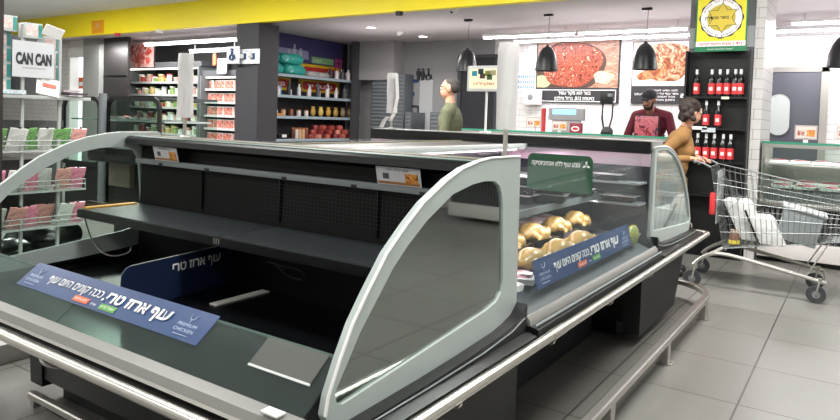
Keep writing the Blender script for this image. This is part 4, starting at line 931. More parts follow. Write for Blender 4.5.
for y0, y1, l in ((5.75, 6.55, 'yellow and red shelf poster behind the teal packs'), (6.75, 7.9, 'yellow and red shelf poster behind the bottles, further from the column')):
    t = thing('shelf_poster', (-7.74, (y0+y1)/2, 1.66), l, 'sign')
    c = Vector((-7.735, (y0+y1)/2, 2.0)); w = y1-y0
    board('sheet', c, Y_, Z_, w, .56, .01, mat('poster_yellow', 'e0b81e', .5), t)
    for dz in (.12, -.16): board('red_oval', c+Z_*dz+X_*.001, Y_, Z_, w*.84, .15, .001, mat('poster_red', 'b8322c', .5), t, rad=.074)
    for dz in (-.16,): lettering('מוצרי יד', c+Z_*dz+X_*.003, Y_, Z_, w*.6, wink, t, height=.12, bold=.03)
GR = 'goods on the toiletries shelving'
def softpack(nm, m, sx, sy, sz, lab):
    t = thing(nm, (0, 0, 0), lab, 'pack'); b = MB()
    b.ball((0, 0, 0), 1, n=36); sg_ = lambda a, e: math.copysign(abs(a)**e, a)
    for v in b.bm.verts:
        n_ = noise.noise(v.co*2.2+Vector((sx*9, 0, 0)))
        v.co = Vector((sg_(v.co.x, .55)*sx/2*(1+.10*n_), sg_(v.co.y, .5)*sy/2*(1+.06*n_), max(0, (sg_(v.co.z, .6)*.5+.5)*sz*(1+.16*noise.noise(v.co*3)))))
    o = b.done('pack', m, t); return t
tp = softpack('diaper_pack', picture('teal_pack', ['1f8f86', '3fb0a4', 'b5e0d8', '2a9a90'], 7), .34, .55, .19, 'x')
for p, r, l in (((-7.56, 5.72, 2.165), .05, 'teal pack on top of the stack at the left end of the top shelf'), ((-7.56, 5.80, 1.975), -.08, 'teal pack at the bottom left of the top shelf'), ((-7.55, 6.36, 1.975), .1, 'teal pack lying second on the top shelf'), ((-7.55, 6.28, 2.165), -.05, 'darker side teal pack lying upper right of the stack')): place(tp, p, r, l, 'teal packs on the top shelf')
gp = softpack('wipes_pack', mat('grey_wipes', 'a9a6a4', .4, vary=.15, scale=12), .26, .34, .11, 'x')
for p, l in (((-7.52, 6.82, 1.975), 'grey soft pack on the top shelf right of the teal packs'), ((-7.52, 7.1, 1.975), 'grey soft pack on the top shelf left of the white bottles')): place(gp, p, .1, l, 'grey soft packs')
def tbottle():
    t = thing('toiletry_bottle', (0, 0, 0), 'x', 'bottle')
    MB().lathe([(.001,0),(.035,.003),(.036,.13),(.03,.15),(.012,.16),(.012,.17)], n=14).done('bottle', mat('bottle_hues', '', .4, rnd=['e4e4e6', '2e2f36', 'd9d9dd', '6fa8c0', 'e8e0e4', '50505a']), t)
    MB().lathe([(.016,.165),(.016,.20),(.001,.202)], n=10).done('cap', mat('cap_hues', '', .4, rnd=['f0f0f0', '303038', 'b03a40']), t)
    return t
tb = tbottle()
for i in range(9): place(tb, (-7.44-.1*(i % 2), 7.30+i*.085, 1.975), 0, 'upright toiletry bottle on the top shelf right of the grey packs', 'bottles on the top shelf', (1.15, 1.15, 1.1))
for i in range(16): place(tb, (-7.43-.1*(i % 2), 5.95+i*.125, 1.61), 0, 'small toiletry bottle on the second shelf', 'bottles on the second shelf', (1, 1, .8+.3*((i*7) % 3)))
def jar():
    t = thing('snack_jar', (0, 0, 0), 'x', 'jar')
    MB().lathe([(.001,0),(.04,.003),(.042,.10),(.035,.115)], n=14).done('jar', mat('jar_hues', '', .4, rnd=['7a3a28', '5a2a20', 'c9a27a', '8a5038', 'd8d0c8']), t); MB().lathe([(.037,.112),(.037,.13),(.001,.131)], n=12).done('lid', mat('jar_lid', 'b0683a', .4), t)
    return t
jr = jar()
for i in range(9): place(jr, (-7.44-.1*(i % 2), 5.9+i*.095, 1.245), 0, 'small lidded jar at the left of the third shelf', 'jars on the third shelf')
bag = thing('snack_bag', (0, 0, 0), 'x', 'bag'); b = MB(); b.ball((0, 0, .095), (.045, .065, .085), n=14); b.box(-.01, .01, -.05, .05, .165, .20); b.done('bag', mat('bag_hues', '', .45, rnd=['c99a3a', 'b8964a', '8f7a5a', 'd8b860', '6f5a48']), bag)
for i in range(12): place(bag, (-7.45-.1*(i % 2), 6.85+i*.105, 1.245), .2, 'upright snack bag on the right half of the third shelf', 'snack bags on the third shelf')
rb = thing('sausage_pack', (0, 0, 0), 'x', 'pack'); MB().box(-.06, .06, -.05, .05, 0, .09, bev=.025).done('pack', mat('sausage_hues', '', .35, rnd=['a4473f', 'c46a5c', '8f3a38', 'd98a78', 'b4564a']), rb)
for k in range(3):
    for i in range(12-k*2): place(rb, (-7.42-.1*(i % 2), 6.75+i*.115+.06*k, .84+.085*k), .3*(i % 3-1), 'red sausage pack in the heap on the bottom shelf, %s layer' % ['lowest', 'middle', 'top'][k], 'sausage packs, %s layer' % ['lowest', 'middle', 'top'][k])
bb = thing('bin_bag_roll', (0, 0, 0), 'x', 'bag roll'); MB().box(-.09, .09, -.14, .14, 0, .13, bev=.04).done('roll', mat('glossy_black_film', '1c1c1e', .2), bb); MB().box(.085, .095, -.06, .06, .04, .09).done('label', paper, bb)
for i, l in enumerate(('glossy black pack with white label at the left end of the bottom shelf', 'glossy black pack with white label second on the bottom shelf')): place(bb, (-7.45, 5.72+i*.32, .84), .1*i, l, 'black packs on the bottom shelf')
for i in range(5): place(jr, (-7.43, 6.33+i*.085, .84), 0, 'dark jar on the bottom shelf between black packs and sausages', 'jars on the bottom shelf', (.9, .9, 1.6))
bx_ = MB().box(-7.52, -7.40, 5.62, 5.84, 1.255, 1.31, bev=.004).done('orange_box', mat('orange_card', 'd08a4a', .5)); bx_.location.z = 1.247; tag(bx_, 'flat orange carton at the very left of the third shelf', 'box'); bx_.location.y += .2
# ------------------------------------------------------------------ dairy and meat fridges far left
def fridge(nm, x0, x1, zs, top, label, post=True):
    t = thing(nm, ((x0+x1)/2, 6.5, 0), label, 'fridge')
    MB().box(x0, x1, 6.85, 6.9, 0, CZ).done('back_panel', mat('fridge_back', '3b3938', .6), t)
    MB().box(x0, x1, 6.15, 6.85, 0, .55).done('base', charcoal, t)
    for x in (x0, x1-.05): MB().box(x, x+.05, 6.1, 6.9, 0, top).done('side_panel', mat('fridge_side', '6b6f70', .5), t)
    MB().box(x0, x1, 6.15, 6.85, top-.02, top+.1).done('canopy', mat('fridge_canopy', '57585a', .5), t)
    MB().box(x0+.06, x1-.06, 6.2, 6.23, top-.045, top-.02).done('light_tube', mat('fridge_tube', 'fff8ee', .4, emit=3), t)
    for z in zs: MB().box(x0+.05, x1-.05, 6.2, 6.83, z-.025, z).box(x0+.05, x1-.05, 6.19, 6.2, z-.03, z+.012).done('shelf', mat('fridge_shelf', 'c9cac6', .4), t)
    return t
fx0, fx1, fx2 = U(128, 90, 'y', 6.2).x, U(203, 90, 'y', 6.2).x, U(236, 90, 'y', 6.2).x
DZ = [1.86, 1.60, 1.34, 1.07, .80]
fridge('dairy_fridge', fx0, fx1, DZ, 2.17, 'long open dairy fridge with lit shelves of small packages at the far left')
MZ = [1.72, 1.47, 1.21, .96, .70]
fridge('meat_fridge', fx1+.02, fx2+.35, MZ, 1.98, 'open meat fridge stacked with red packs beside the dark column')
dt = thing('dairy_tub', (0, 0, 0), 'x', 'tub'); MB().lathe([(.001,0),(.055,.002),(.065,.09),(.001,.092)], n=12).done('tub', mat('dairy_hues', '', .45, rnd=['e9e6dd', 'd8d2a0', '7f9f5a', 'e4e4e6', 'c9b070', 'b84a48', 'dfe8ea', 'c99a90']), dt); MB().lathe([(.067,.088),(.067,.10),(.001,.101)], n=12).done('lid', mat('dairy_lids', '', .4, rnd=['f2f2f0', 'e0d8b0', 'c0504a', '6f9a5a', 'ffffff']), dt)
nrow = int((fx1-fx0-.2)/.115)
for r_i, z in enumerate(DZ):
    for i in range(nrow):
        if (i*7+r_i*3) % 11 == 0: continue
        place(dt, (fx0+.15+i*.115, 6.32+.04*((i+r_i) % 2), z), 0, 'small dairy tub on shelf %s of the long lit fridge' % ['one from the top', 'two from the top', 'three from the top', 'four from the top', 'lowest'][r_i], 'dairy tubs, row %s' % 'abcde'[r_i], (.98, .9, 1.05+.7*((i*5+r_i) % 3)/2))
mp = thing('red_meat_pack', (0, 0, 0), 'x', 'meat pack'); MB().box(-.075, .075, -.02, .02, 0, .15, bev=.012).done('tray', white, mp); MB().box(-.062, .062, -.03, -.018, .015, .135, bev=.01).done('meat', picture('fridge_meat', ['a03020', 'f0c8b8', 'c85038', 'f4e6de', 'b03c2c'], 22), mp)
for r_i, z in enumerate(MZ):
    for i in range(8): place(mp, (fx1+.14+i*.15, 6.3+.02*(i % 2), z), random.uniform(-.35, .35), 'upright red and white meat pack, %s row of the meat fridge' % ['top', 'second', 'third', 'fourth', 'lowest'][r_i], 'meat packs, %s row of the fridge' % ['top', 'second', 'third', 'fourth', 'lowest'][r_i], (1.05, 1, 1.2))
t = thing('poster', (U(140, 55, 'y', 6.1).x, 6.1, 2.2), 'poster of red meat cuts above the left end of the dairy fridge', 'poster')
a, b_ = U(128, 43, 'y', 6.1), U(153, 67, 'y', 6.1); c = (a+b_)/2
board('sheet', c, X_, Z_, b_.x-a.x, a.z-b_.z, .02, mat('poster_rose', 'd8a8a0', .5), t)
for u, v in ((-.28,.25),(.05,.3),(.3,.15),(-.3,-.1),(.0,-.05),(.28,-.28),(-.1,-.35)):
    M = Matrix(((1,0,0,c.x+u*.85),(0,0,-1,c.y-.003),(0,1,0,c.z+v*.5),(0,0,0,1)))
    MB().prism([(.15*math.cos(2*PI*k/16)*(1+.2*math.sin(3*k)), .09*math.sin(2*PI*k/16)*(1+.15*math.sin(2*k+u*9))) for k in range(16)], 'z', 0, .002).xform(M).done('meat_cut', picture('cut_print', ['b03028', 'd06050', 'f0d0c8'], 8), t)
c = U(222, 66, 'y', 6.05); t = MB().box(c.x-.13, c.x+.13, 6.04, 6.06, c.z-.14, c.z+.14).done('white_notice', paper); tag(t, 'blank white notice hanging over the meat fridge', 'notice')
c = U(215, 60, 'y', 6.0); t = MB().box(c.x-.04, c.x+.04, 5.98, 6.0, c.z-.1, c.z+.12).done('orange_strip', orange); tag(t, 'small orange strip hanging beside the tube over the fridges', 'notice')
t = thing('dark_cabinet', ((d_+e_)/2, 6.0, 0), 'tall dark brown cabinet between the grey pillar and the dairy fridge', 'cabinet')
MB().box(d_, e_, 5.6, 5.66, 0, CZ).done('body', mat('dark_brown_panel', '33302f', .5), t); MB().box(d_+.02, e_-.02, 5.585, 5.6, 1.95, 1.96).done('panel_joint', blackg, t)
# ------------------------------------------------------------------ glazed freezers at the left
def glazed(px0, px1, pt, y, label):
    a, b_ = U(px0, pt, 'y', y), U(px1, pt, 'y', y); t = thing('glazed_freezer', ((a.x+b_.x)/2, y+.4, 0), label, 'display case')
    z = a.z; x0, x1 = a.x, b_.x
    MB().box(x0, x1, y+.05, y+.85, 0, .55, bev=.02).done('base', charcoal, t)
    MB().box(x0, x1, y+.75, y+.8, .55, z).done('back_glass', G, t)
    out = [(x0, .55), (x0, z-.12), (x0+.04, z-.04), (x0+.12, z), (x1-.12, z), (x1-.04, z-.04), (x1, z-.12), (x1, .55)]
    inn = [(x0+.05, .60), (x0+.05, z-.14), (x0+.08, z-.075), (x0+.14, z-.05), (x1-.14, z-.05), (x1-.08, z-.075), (x1-.05, z-.14), (x1-.05, .60)]
    f = MB().frame(out, inn, 'x' if False else 'y', y, y+.03).done('front_frame', charcoal, t)
    MB().prism(inn, 'y', y+.012, y+.018).done('glass_pane', G, f)
    MB().box(x0, x1, y+.03, y+.8, z-.03, z).done('top', mat('freezer_top', '4a4e50', .4), t)
    for zz in (z-.3, z-.58):
        if zz > .6: MB().box(x0+.05, x1-.05, y+.1, y+.75, zz, zz+.02).done('shelf', mat('frosted_shelf', 'a9b4b2', .3), t)
    return t
glazed(62, 100, 96, 2.4, 'dark-framed glazed freezer beside the hosiery rack, left of the grey post')
glazed(106, 160, 96, 2.4, 'dark-framed glazed freezer right of the grey post, before the dairy fridge')
q = U(103, 95, 'y', 2.35); t = MB().cyl((q.x, 2.35, 0), (q.x, 2.35, q.z+.02), .045, n=16).done('freezer_post', mat('post_grey', '6f7476', .4)); tag(t, 'grey round post between the two glazed freezers', 'post')
fz = flat_pack(mat('frozen_meat', 'c07a78', .4, vary=.3), 'frozen_pack')
for i in range(4): place(fz, (U(115+i*11, 118, 'y', 2.8).x, 2.8, U(130, 96, 'y', 2.4).z-.28), 0, 'small frozen pack on the shelf of the right glazed freezer', 'frozen packs')
# low dark freezer seen through the left glass end
fa, fb = U(84, 150, 'y', 1.2).x, U(143, 150, 'y', 1.2).x
t = thing('low_freezer', ((fa+fb)/2, 1.5, 0), 'low dark freezer with a grey top and tan flank seen through the left glass end', 'display case')
MB().box(fa, fb, 1.2, 1.9, .93, 1.02, bev=.03).done('lid', mat('freezer_lid', '8d9492', .3), t)
MB().box(fa+.02, fb-.02, 1.22, 1.88, .80, .93, bev=.01).done('rim', blackg, t)
MB().box(fa+.10, fb-.1, 1.45, 1.75, .0, .80).done('body', charcoal, t); MB().box(fa+.08, fa+.42, 1.40, 1.45, .56, .80).done('side_box', mat('tan_flank', '7d7668', .6), t)
MB().box(fa+.02, fb-.02, 1.22, 1.26, .30, .42).done('kick_bar', black, t)
t = MB().box(-2.08, -2.045, -.425, -.16, .8125, .819).done('amber_strip', mat('amber_strip', 'e0a63a', .5)); tag(t, 'amber yellow stand-in strip for a yellow stripe at the left end of the empty shelf', 'strip')  # strip added in place of a yellow stripe showing at the shelf end
# ------------------------------------------------------------------ hosiery rack
RXK = -4.25
t = thing('hosiery_rack', (-4.45, .45, 0), 'white wire rack of hosiery and underwear packets at the left edge', 'rack')
for y in (.30, .575):
    MB().box(-4.265, -4.245, y-.010, y+.010, .0, 1.9).done('post', whitew, t)
    MB().box(-4.62, -4.1, y-.015, y+.015, .0, .03).done('foot', whitew, t)
def basket(z, y0, y1, dep=.30, h=.10, nm='basket'):
    b = MB(); x0, x1 = RXK-dep/2, RXK+dep/2; x0 = RXK-.3; x1 = RXK+.02
    b.box(x0, x1+.01, y0, y1, z-.012, z); 
    for zz in (z+h*.5, z+h): b.tube([(x0, y0, zz), (x1, y0, zz), (x1, y1, zz), (x0, y1, zz)], .004, 5, close=True)
    n = int((y1-y0)/.11)
    for k in range(n+1): y = y0+(y1-y0)*k/n; b.tube([(x0, y, z), (x0, y, z+h)], .003, 4); b.tube([(x1, y, z), (x1, y, z+h)], .003, 4); b.tube([(x0, y, z+h*.5), (x1, y, z+h*.5)], .003, 4)
    return b.done(nm, whitew, t)
for z in (.95, .635, .355): basket(z, -.25, .78, h=.075)
MB().box(RXK-.32, RXK+.05, -.3, .80, 1.345, 1.372, bev=.003).done('tray', whitew, t)
MB().box(RXK-.30, RXK-.28, -.1, .6, 1.37, 1.84).done('back_board', mat('rack_back_dark', '4a4c4d', .6), t)
for z in (.955, .64, .36): MB().box(RXK-.31, RXK-.295, -.2, .76, z, z+.22).done('back_panel', MATS['rack_back_dark'], t)
PK = ['pink', 'rose', 'green', 'white', 'grey']
pcols = {'green': ['3f8a3a', '7fb86a', 'eef2ea', '4a4a44'], 'white': ['e4e4e0', 'c9c9c4', '8a8a86', 'f2f2ee'], 'pink': ['d83a6a', 'f0a8c0', 'f4e8ea', 'c02a50'], 'salmon': ['d8705f', 'e8b0a8', 'f0dcd8', '9a5a60']}
pk = {}
for k_, cs in pcols.items():
    o = thing(k_+'_packet', (0, 0, 0), 'x', 'packet'); MB().box(-.008, .008, -.062, .062, 0, .175, bev=.003).done('packet', picture('packet_'+k_, cs, 16), o); MB().ball((0, 0, .178), (.006, .012, .012), n=8).done('hook', black, o); pk[k_] = o
def packs(z, seq, where):
    n = len(seq)
    for i, k_ in enumerate(seq):
        y = -.1+i*(.83/(n-1))
        ps = ['leftmost', 'second', 'third', 'fourth', 'fifth', 'sixth', 'seventh', 'eighth'][i]
        o = place(pk[k_], (RXK-.03-.03*(i % 3), y, z), random.uniform(-.3, .3), '%s packet on the %s, %s from the left' % (k_, where, ps) if i else '%s packet leftmost on the %s' % (k_, where), 'packets on the %s' % where)
        o.rotation_euler = (random.uniform(-.15, .15), .35, random.uniform(-.2, .2))
packs(.955, ['white', 'green', 'green', 'white', 'green', 'white', 'green', 'salmon'], 'upper basket')
packs(.64, ['salmon', 'white', 'pink', 'white', 'pink', 'white', 'salmon', 'pink'], 'middle basket')
packs(.36, ['salmon', 'pink', 'white', 'salmon', 'pink', 'salmon', 'white', 'pink'], 'lowest basket')
t = thing('hosiery_display', (RXK, .35, 1.40), 'white hosiery header card with bold black lettering on the top of the rack', 'sign')
board('card', (RXK+.03, U(32, 60, 'x', RXK).y, 1.64), Y_, Z_, .30, .27, .01, mat('card_white', 'c4c6c8', .5), t)
lettering('CAN CAN', (RXK+.031, U(32, 60, 'x', RXK).y, 1.645), Y_, Z_, .26, ink, t, rtl=False, height=.13, bold=.06)
board('faint_print_line', (RXK+.031, U(32, 60, 'x', RXK).y, 1.575), Y_, Z_, .17, .010, .0006, mat('grey_ink', 'a0a3a6', .5), t)
MB().box(RXK-.01, RXK+.02, .42, .44, 1.37, 1.52).done('card_stand', white, t)
sb = thing('hosiery_box', (0, 0, 0), 'x', 'box'); MB().box(-.05, .05, -.065, .065, 0, .115, bev=.003).done('carton', mat('carton_white', 'bfc1bf', .5), sb); MB().box(.05, .052, -.05, .03, .02, .095).done('print', picture('box_print', ['e8d8d4', 'd8b0a8', '7f9f98', 'f0ece8'], 20), sb); MB().box(.05, .053, .035, .062, .01, .105).done('side_band', mat('teal_band', '3f8f88', .5), sb)
for i, (y, z, l) in enumerate(((.17, 1.375, 'bottom of the left stack'), (.17, 1.49, 'second up in the left stack'), (.17, 1.605, 'third up in the left stack'), (.17, 1.72, 'fourth up in the left stack'), (.18, 1.835, 'leftmost on the top row'), (.36, 1.80, 'middle of the top row'), (.53, 1.375, 'bottom of the right stack'), (.53, 1.49, 'second up in the right stack'), (.53, 1.605, 'third up in the right stack'), (.53, 1.72, 'top of the right stack'))):
    place(sb, (RXK-.09 if i < 4 or i > 5 else RXK-.02, y, z), 0, 'small white hosiery box, %s behind the header card' % l, 'hosiery boxes on the rack')
q = U(47, 33, 'x', RXK+.03); t = MB().obox((RXK+.04, .50, 1.865), (.012, .15, .085), Matrix.Rotation(.5, 3, 'Y') @ Matrix.Rotation(-.25, 3, 'X')).done('open_flap', paper); tag(t, 'white cardboard flap jutting from the top right of the hosiery rack', 'flap')
t = thing('leaflet', (RXK+.05, .47, 1.375), 'white leaflet with red heading leaning on the tray of the hosiery rack', 'leaflet')
R = Matrix.Rotation(-.35, 3, 'Y') @ Matrix.Rotation(-.2, 3, 'X'); MB().obox((RXK+.03, .47, 1.44), (.004, .17, .14), R).done('sheet', paper, t); MB().obox((RXK+.034, .48, 1.45), (.004, .10, .03), R).done('heading', mat('heading_red', 'd8604a', .5), t)
t = MB().obox((RXK+.0, .68, 1.395), (.14, .16, .02), Matrix.Rotation(.2, 3, 'Z')).obox((RXK-.02, .67, 1.417), (.13, .12, .014), Matrix.Rotation(-.3, 3, 'Z'), 1).done('magazine_pile', [mat('mag_dark', '4a3f46', .5), mat('mag_pale', 'c0b4b8', .5)]); tag(t, 'pile of dark and pale magazines at the right end of the rack tray', 'magazines')
t = MB().obox((RXK-.02, .15, 1.39), (.15, .3, .03)).done('blue_booklets', picture('booklet_print', ['9fb8c8', 'd8dcd8', '6f90a8'], 14)); tag(t, 'flat pile of pale blue booklets at the left of the rack tray', 'booklets')
t = thing('black_bin_bag', (-4.75, .35, 0), 'crumpled black plastic bag on the floor behind the hosiery rack', 'bag')
b = MB(); b.ball((-4.8, .75, .16), (.2, .32, .17), n=20); b.ball((-4.7, .45, .1), (.15, .2, .11), n=16)
for v in b.bm.verts: v.co += v.co.normalized()*.04*noise.noise(v.co*9); v.co.z = max(v.co.z, .002)
b.done('bag', mat('bin_bag', '161b1a', .25, bump=.6, scale=12), t)
t = thing('dark_poster_edge', (-3.1, -.62, 0), 'tall dark post at the left edge of the photo', 'post'); q = U(0, 45, 'x', -3.1)
MB().box(-3.13, -3.08, q.y-.30, U(2.0, 45, 'x', -3.1).y, 0, HZ).done('post', mat('dark_post', '2c2422', .5), t)
# ------------------------------------------------------------------ trolley
def trolley():
    T = thing('shopping_trolley', (.35, 3.85, 0), 'silver wire shopping trolley with a red handle, pushed by the woman', 'shopping trolley')
    yaw = math.atan2(.06, .9); M = Matrix.Translation((-.115, 3.86, 0)) @ Matrix.Rotation(yaw, 4, 'Z')
    w = .29
    Pn = lambda x, y, z: M @ Vector((x, y, z))
    def rod(b, pts, r, n=6, close=False): b.tube([Pn(*p) for p in pts], r, n, close=close)
    # basket: bottom narrower than the top
    X0t, X0b, X1t, X1b = .10, .21, 1.13, 1.05; zt0, zt1, zb0, zb1 = .985, .80, .33, .47
    wt0, wt1, wb0, wb1 = .29, .22, .24, .18
    def side(s, u, v):   # u along, v up
        xb, xt = X0b+(X1b-X0b)*u, X0t+(X1t-X0t)*u; zb, ztt = zb0+(zb1-zb0)*u, zt0+(zt1-zt0)*u
        wb, wtt = wb0+(wb1-wb0)*u, wt0+(wt1-wt0)*u
        return (xb+(xt-xb)*v, s*(wb+(wtt-wb)*v), zb+(ztt-zb)*v)
    b = MB()
    for s in (-1, 1):
        for k in range(25): rod(b, [side(s, k/24, 0), side(s, k/24, 1)], .0022, 4)
        for v in (.2, .4, .6, .8): rod(b, [side(s, 0, v), side(s, 1, v)], .0026, 5)
    for k in range(13):
        y = -1+2*k/12
        rod(b, [(X0b+(X1b-X0b)*u, y*(wb0+(wb1-wb0)*u), zb0+(zb1-zb0)*u) for u in (0, 1)], .0024, 4)
        rod(b, [(X1b, y*wb1, zb1), (X1t, y*wt1, zt1)], .0024, 4)
    for k in range(11): p0 = side(-1, k/10, 0); p1 = side(1, k/10, 0); rod(b, [p0, p1], .003, 5)
    for v in (.33, .66): rod(b, [side(-1, 1, v), side(1, 1, v)], .003, 5)
    for k in range(9):
        y = -1+2*k/8; rod(b, [(X0b, y*wb0, zb0), (X0t, y*wt0, zt0)], .0024, 4)
    for v in (.25, .5, .75): rod(b, [side(-1, 0, v), side(1, 0, v)], .003, 5)
    b.done('basket', steelw, T)
    b = MB(); rod(b, [side(-1, 0, 1), side(-1, 1, 1), side(1, 1, 1), side(1, 0, 1)], .006, 8, close=True); rod(b, [side(-1, 0, 0), side(-1, 1, 0), side(1, 1, 0), side(1, 0, 0)], .005, 8, close=True); b.done('basket_rim', steelw, T)
    # child seat and red flap
    b = MB(); 
    for k in range(7): y = -.2+.4*k/6; rod(b, [(.13, y, .92), (.30, y, .72), (.22, y, .62)], .0022, 4)
    rod(b, [(.13, -.22, .93), (.13, .22, .93)], .004); rod(b, [(.30, -.22, .72), (.30, .22, .72)], .004); b.done('child_seat', steelw, T)
    b = MB(); b.box(.145, .155, -.24, .24, .52, .95, bev=.004); b.xform(M); b.done('seat_flap', mat('clear_grey_plastic', '9da3a2', .3), T)
    pr = M.to_3x3() @ Vector((0, -1, 0))
    b = MB(); b.box(.10, .145, -.285, -.272, .60, .78, bev=.012); b.xform(M); b.done('red_badge', red, T)
    # handle
    h = MB(); h.cyl(Pn(-.02, -.27, 1.02), Pn(-.02, .27, 1.02), .016, n=12); h.done('handle', red, T)
    b = MB()
    for s in (-1, 1): b.limb(Pn(-.02, s*.27, 1.02), .017, Pn(-.02, s*.285, 1.02), .017); rod(b, [(-.02, s*.28, 1.02), (.04, s*.285, 1.01), (X0t, s*.29, .98)], .009, 8)
    b.cyl(Pn(.0, -.28, 1.0), Pn(.0, .28, 1.0), .006, n=6); b.done('handle_end', mat('handle_grey', '6a6d6f', .4), T)
    b = MB(); b.box(-.035, .0, -.05, .04, 1.03, 1.05, bev=.006).xform(M); b.done('coin_lock', steel, T)
    # chassis
    for s in (-1, 1):
        b = MB(); rod(b, [tuple(v) for v in smoothpts([(X0b, s*.24, .33), (.16, s*.26, .30), (.05, s*.28, .23), (.0, s*.29, .175)], 4)], .014, 10)
        rod(b, [tuple(v) for v in smoothpts([(.05, s*.28, .23), (.15, s*.275, .285), (.3, s*.265, .28), (.6, s*.26, .225), (.85, s*.26, .175), (.93, s*.26, .16)], 4)], .0155, 10)
        b.done('chassis_tube', steel, T)
    b = MB(); rod(b, [(.93, -.26, .16), (.93, .26, .16)], .010, 8); rod(b, [(X0b+.02, -.24, .32), (X0b+.02, .24, .32)], .008, 8)
    for s in (-1, 1): rod(b, [(X1b-.1, s*.18, zb1), (.8, s*.22, .19)], .006, 6)
    b.done('cross_bar', chrome, T)
    for x, y, nm in ((.0, -.30, 'r'), (.0, .30, 'r'), (.90, -.26, 'f'), (.90, .26, 'f')):
        c = Pn(x-(.03 if nm == 'f' else .0), y, .066); d = M.to_3x3() @ Vector((0, 1, 0))
        wh = MB().tube([c-d*.014, c-d*.016+Vector((0,0,0)), c+d*.014], .066, 20).done('wheel', mat('wheel_grey', '38393b', .6), T)
        MB().tube([c-d*.018, c+d*.018], .028, 14).done('hub', mat('hub_pale', '76787a', .4), wh)
        b = MB()
        for q in (-1, 1): b.tube([c+d*.021*q, c+d*.021*q+Vector((.01, 0, .06)), c+d*.012*q+Vector((.02, 0, .105))], .007, 6)
        b.cyl(c+Vector((.02, 0, .085)), c+Vector((.02, 0, .125)), .018, n=10); b.done('castor_fork', steel, T)
    return M
MT = trolley()
# what it carries
def inM(b): return b.xform(MT)
t = thing('white_bag', (.35, 3.8, .45), 'white folded plastic bag leaning at the rear of the trolley basket', 'bag')
b = MB(); b.box(.33, .52, -.17, .10, .40, .72, bev=.03); 
for v in b.bm.verts: v.co.x += (v.co.z-.4)*-.45; v.co += Vector((noise.noise(v.co*7), noise.noise(v.co*7+Vector((5,0,0))), 0))*.02
inM(b).done('bag', mat('white_bag_film', 'dcdcda', .4, bump=.5, scale=9), t)
t = thing('white_bag', (.5, 3.85, .4), 'lower white plastic bag with a dark strap in the middle of the trolley', 'bag')
b = MB(); b.box(.46, .66, -.20, .14, .385, .60, bev=.03)
for v in b.bm.verts: v.co.x += (v.co.z-.4)*-.5; v.co += Vector((noise.noise(v.co*6), noise.noise(v.co*8), 0))*.02
inM(b).done('bag', MATS['white_bag_film'], t); b = MB(); b.box(.40, .415, -.21, -.195, .40, .66, R=Matrix.Rotation(-.4, 3, 'Y')); inM(b).done('strap', black, t)
t = thing('grey_crate', (.8, 3.85, .45), 'tilted grey translucent box at the front of the trolley basket', 'box')
b = MB(); b.box(.60, .88, -.17, .16, .42, .68, bev=.012, R=Matrix.Rotation(.22, 3, 'Y')); inM(b).done('box', mat('grey_poly', '8a9090', .4, vary=.08, scale=6), t)
b = MB(); b.box(.58, .90, -.18, .17, .67, .685, bev=.004, R=Matrix.Rotation(.22, 3, 'Y'), c=(.74, 0, .55)); inM(b).done('rim', mat('grey_poly_light', 'a0a6a5', .4), t)
t = thing('snack_jar', (.28, 3.7, .35), 'brown jar with a yellow label standing in the rear corner of the trolley', 'jar')
b = MB(); b.lathe([(.001,0),(.04,.002),(.042,.09),(.03,.11)], (.285, -.15, .355), 14); inM(b).done('jar', mat('brown_jar', '7a5a48', .4), t); b = MB(); b.lathe([(.0425,.01),(.0425,.04)], (.285, -.15, .355), 14); inM(b).done('label', mat('jar_yellow', 'd9c84a', .5), t); b = MB(); b.lathe([(.034,.105),(.034,.125),(.001,.126)], (.285, -.15, .355), 14); inM(b).done('lid', mat('lid_pale', 'b0a090', .5), t)
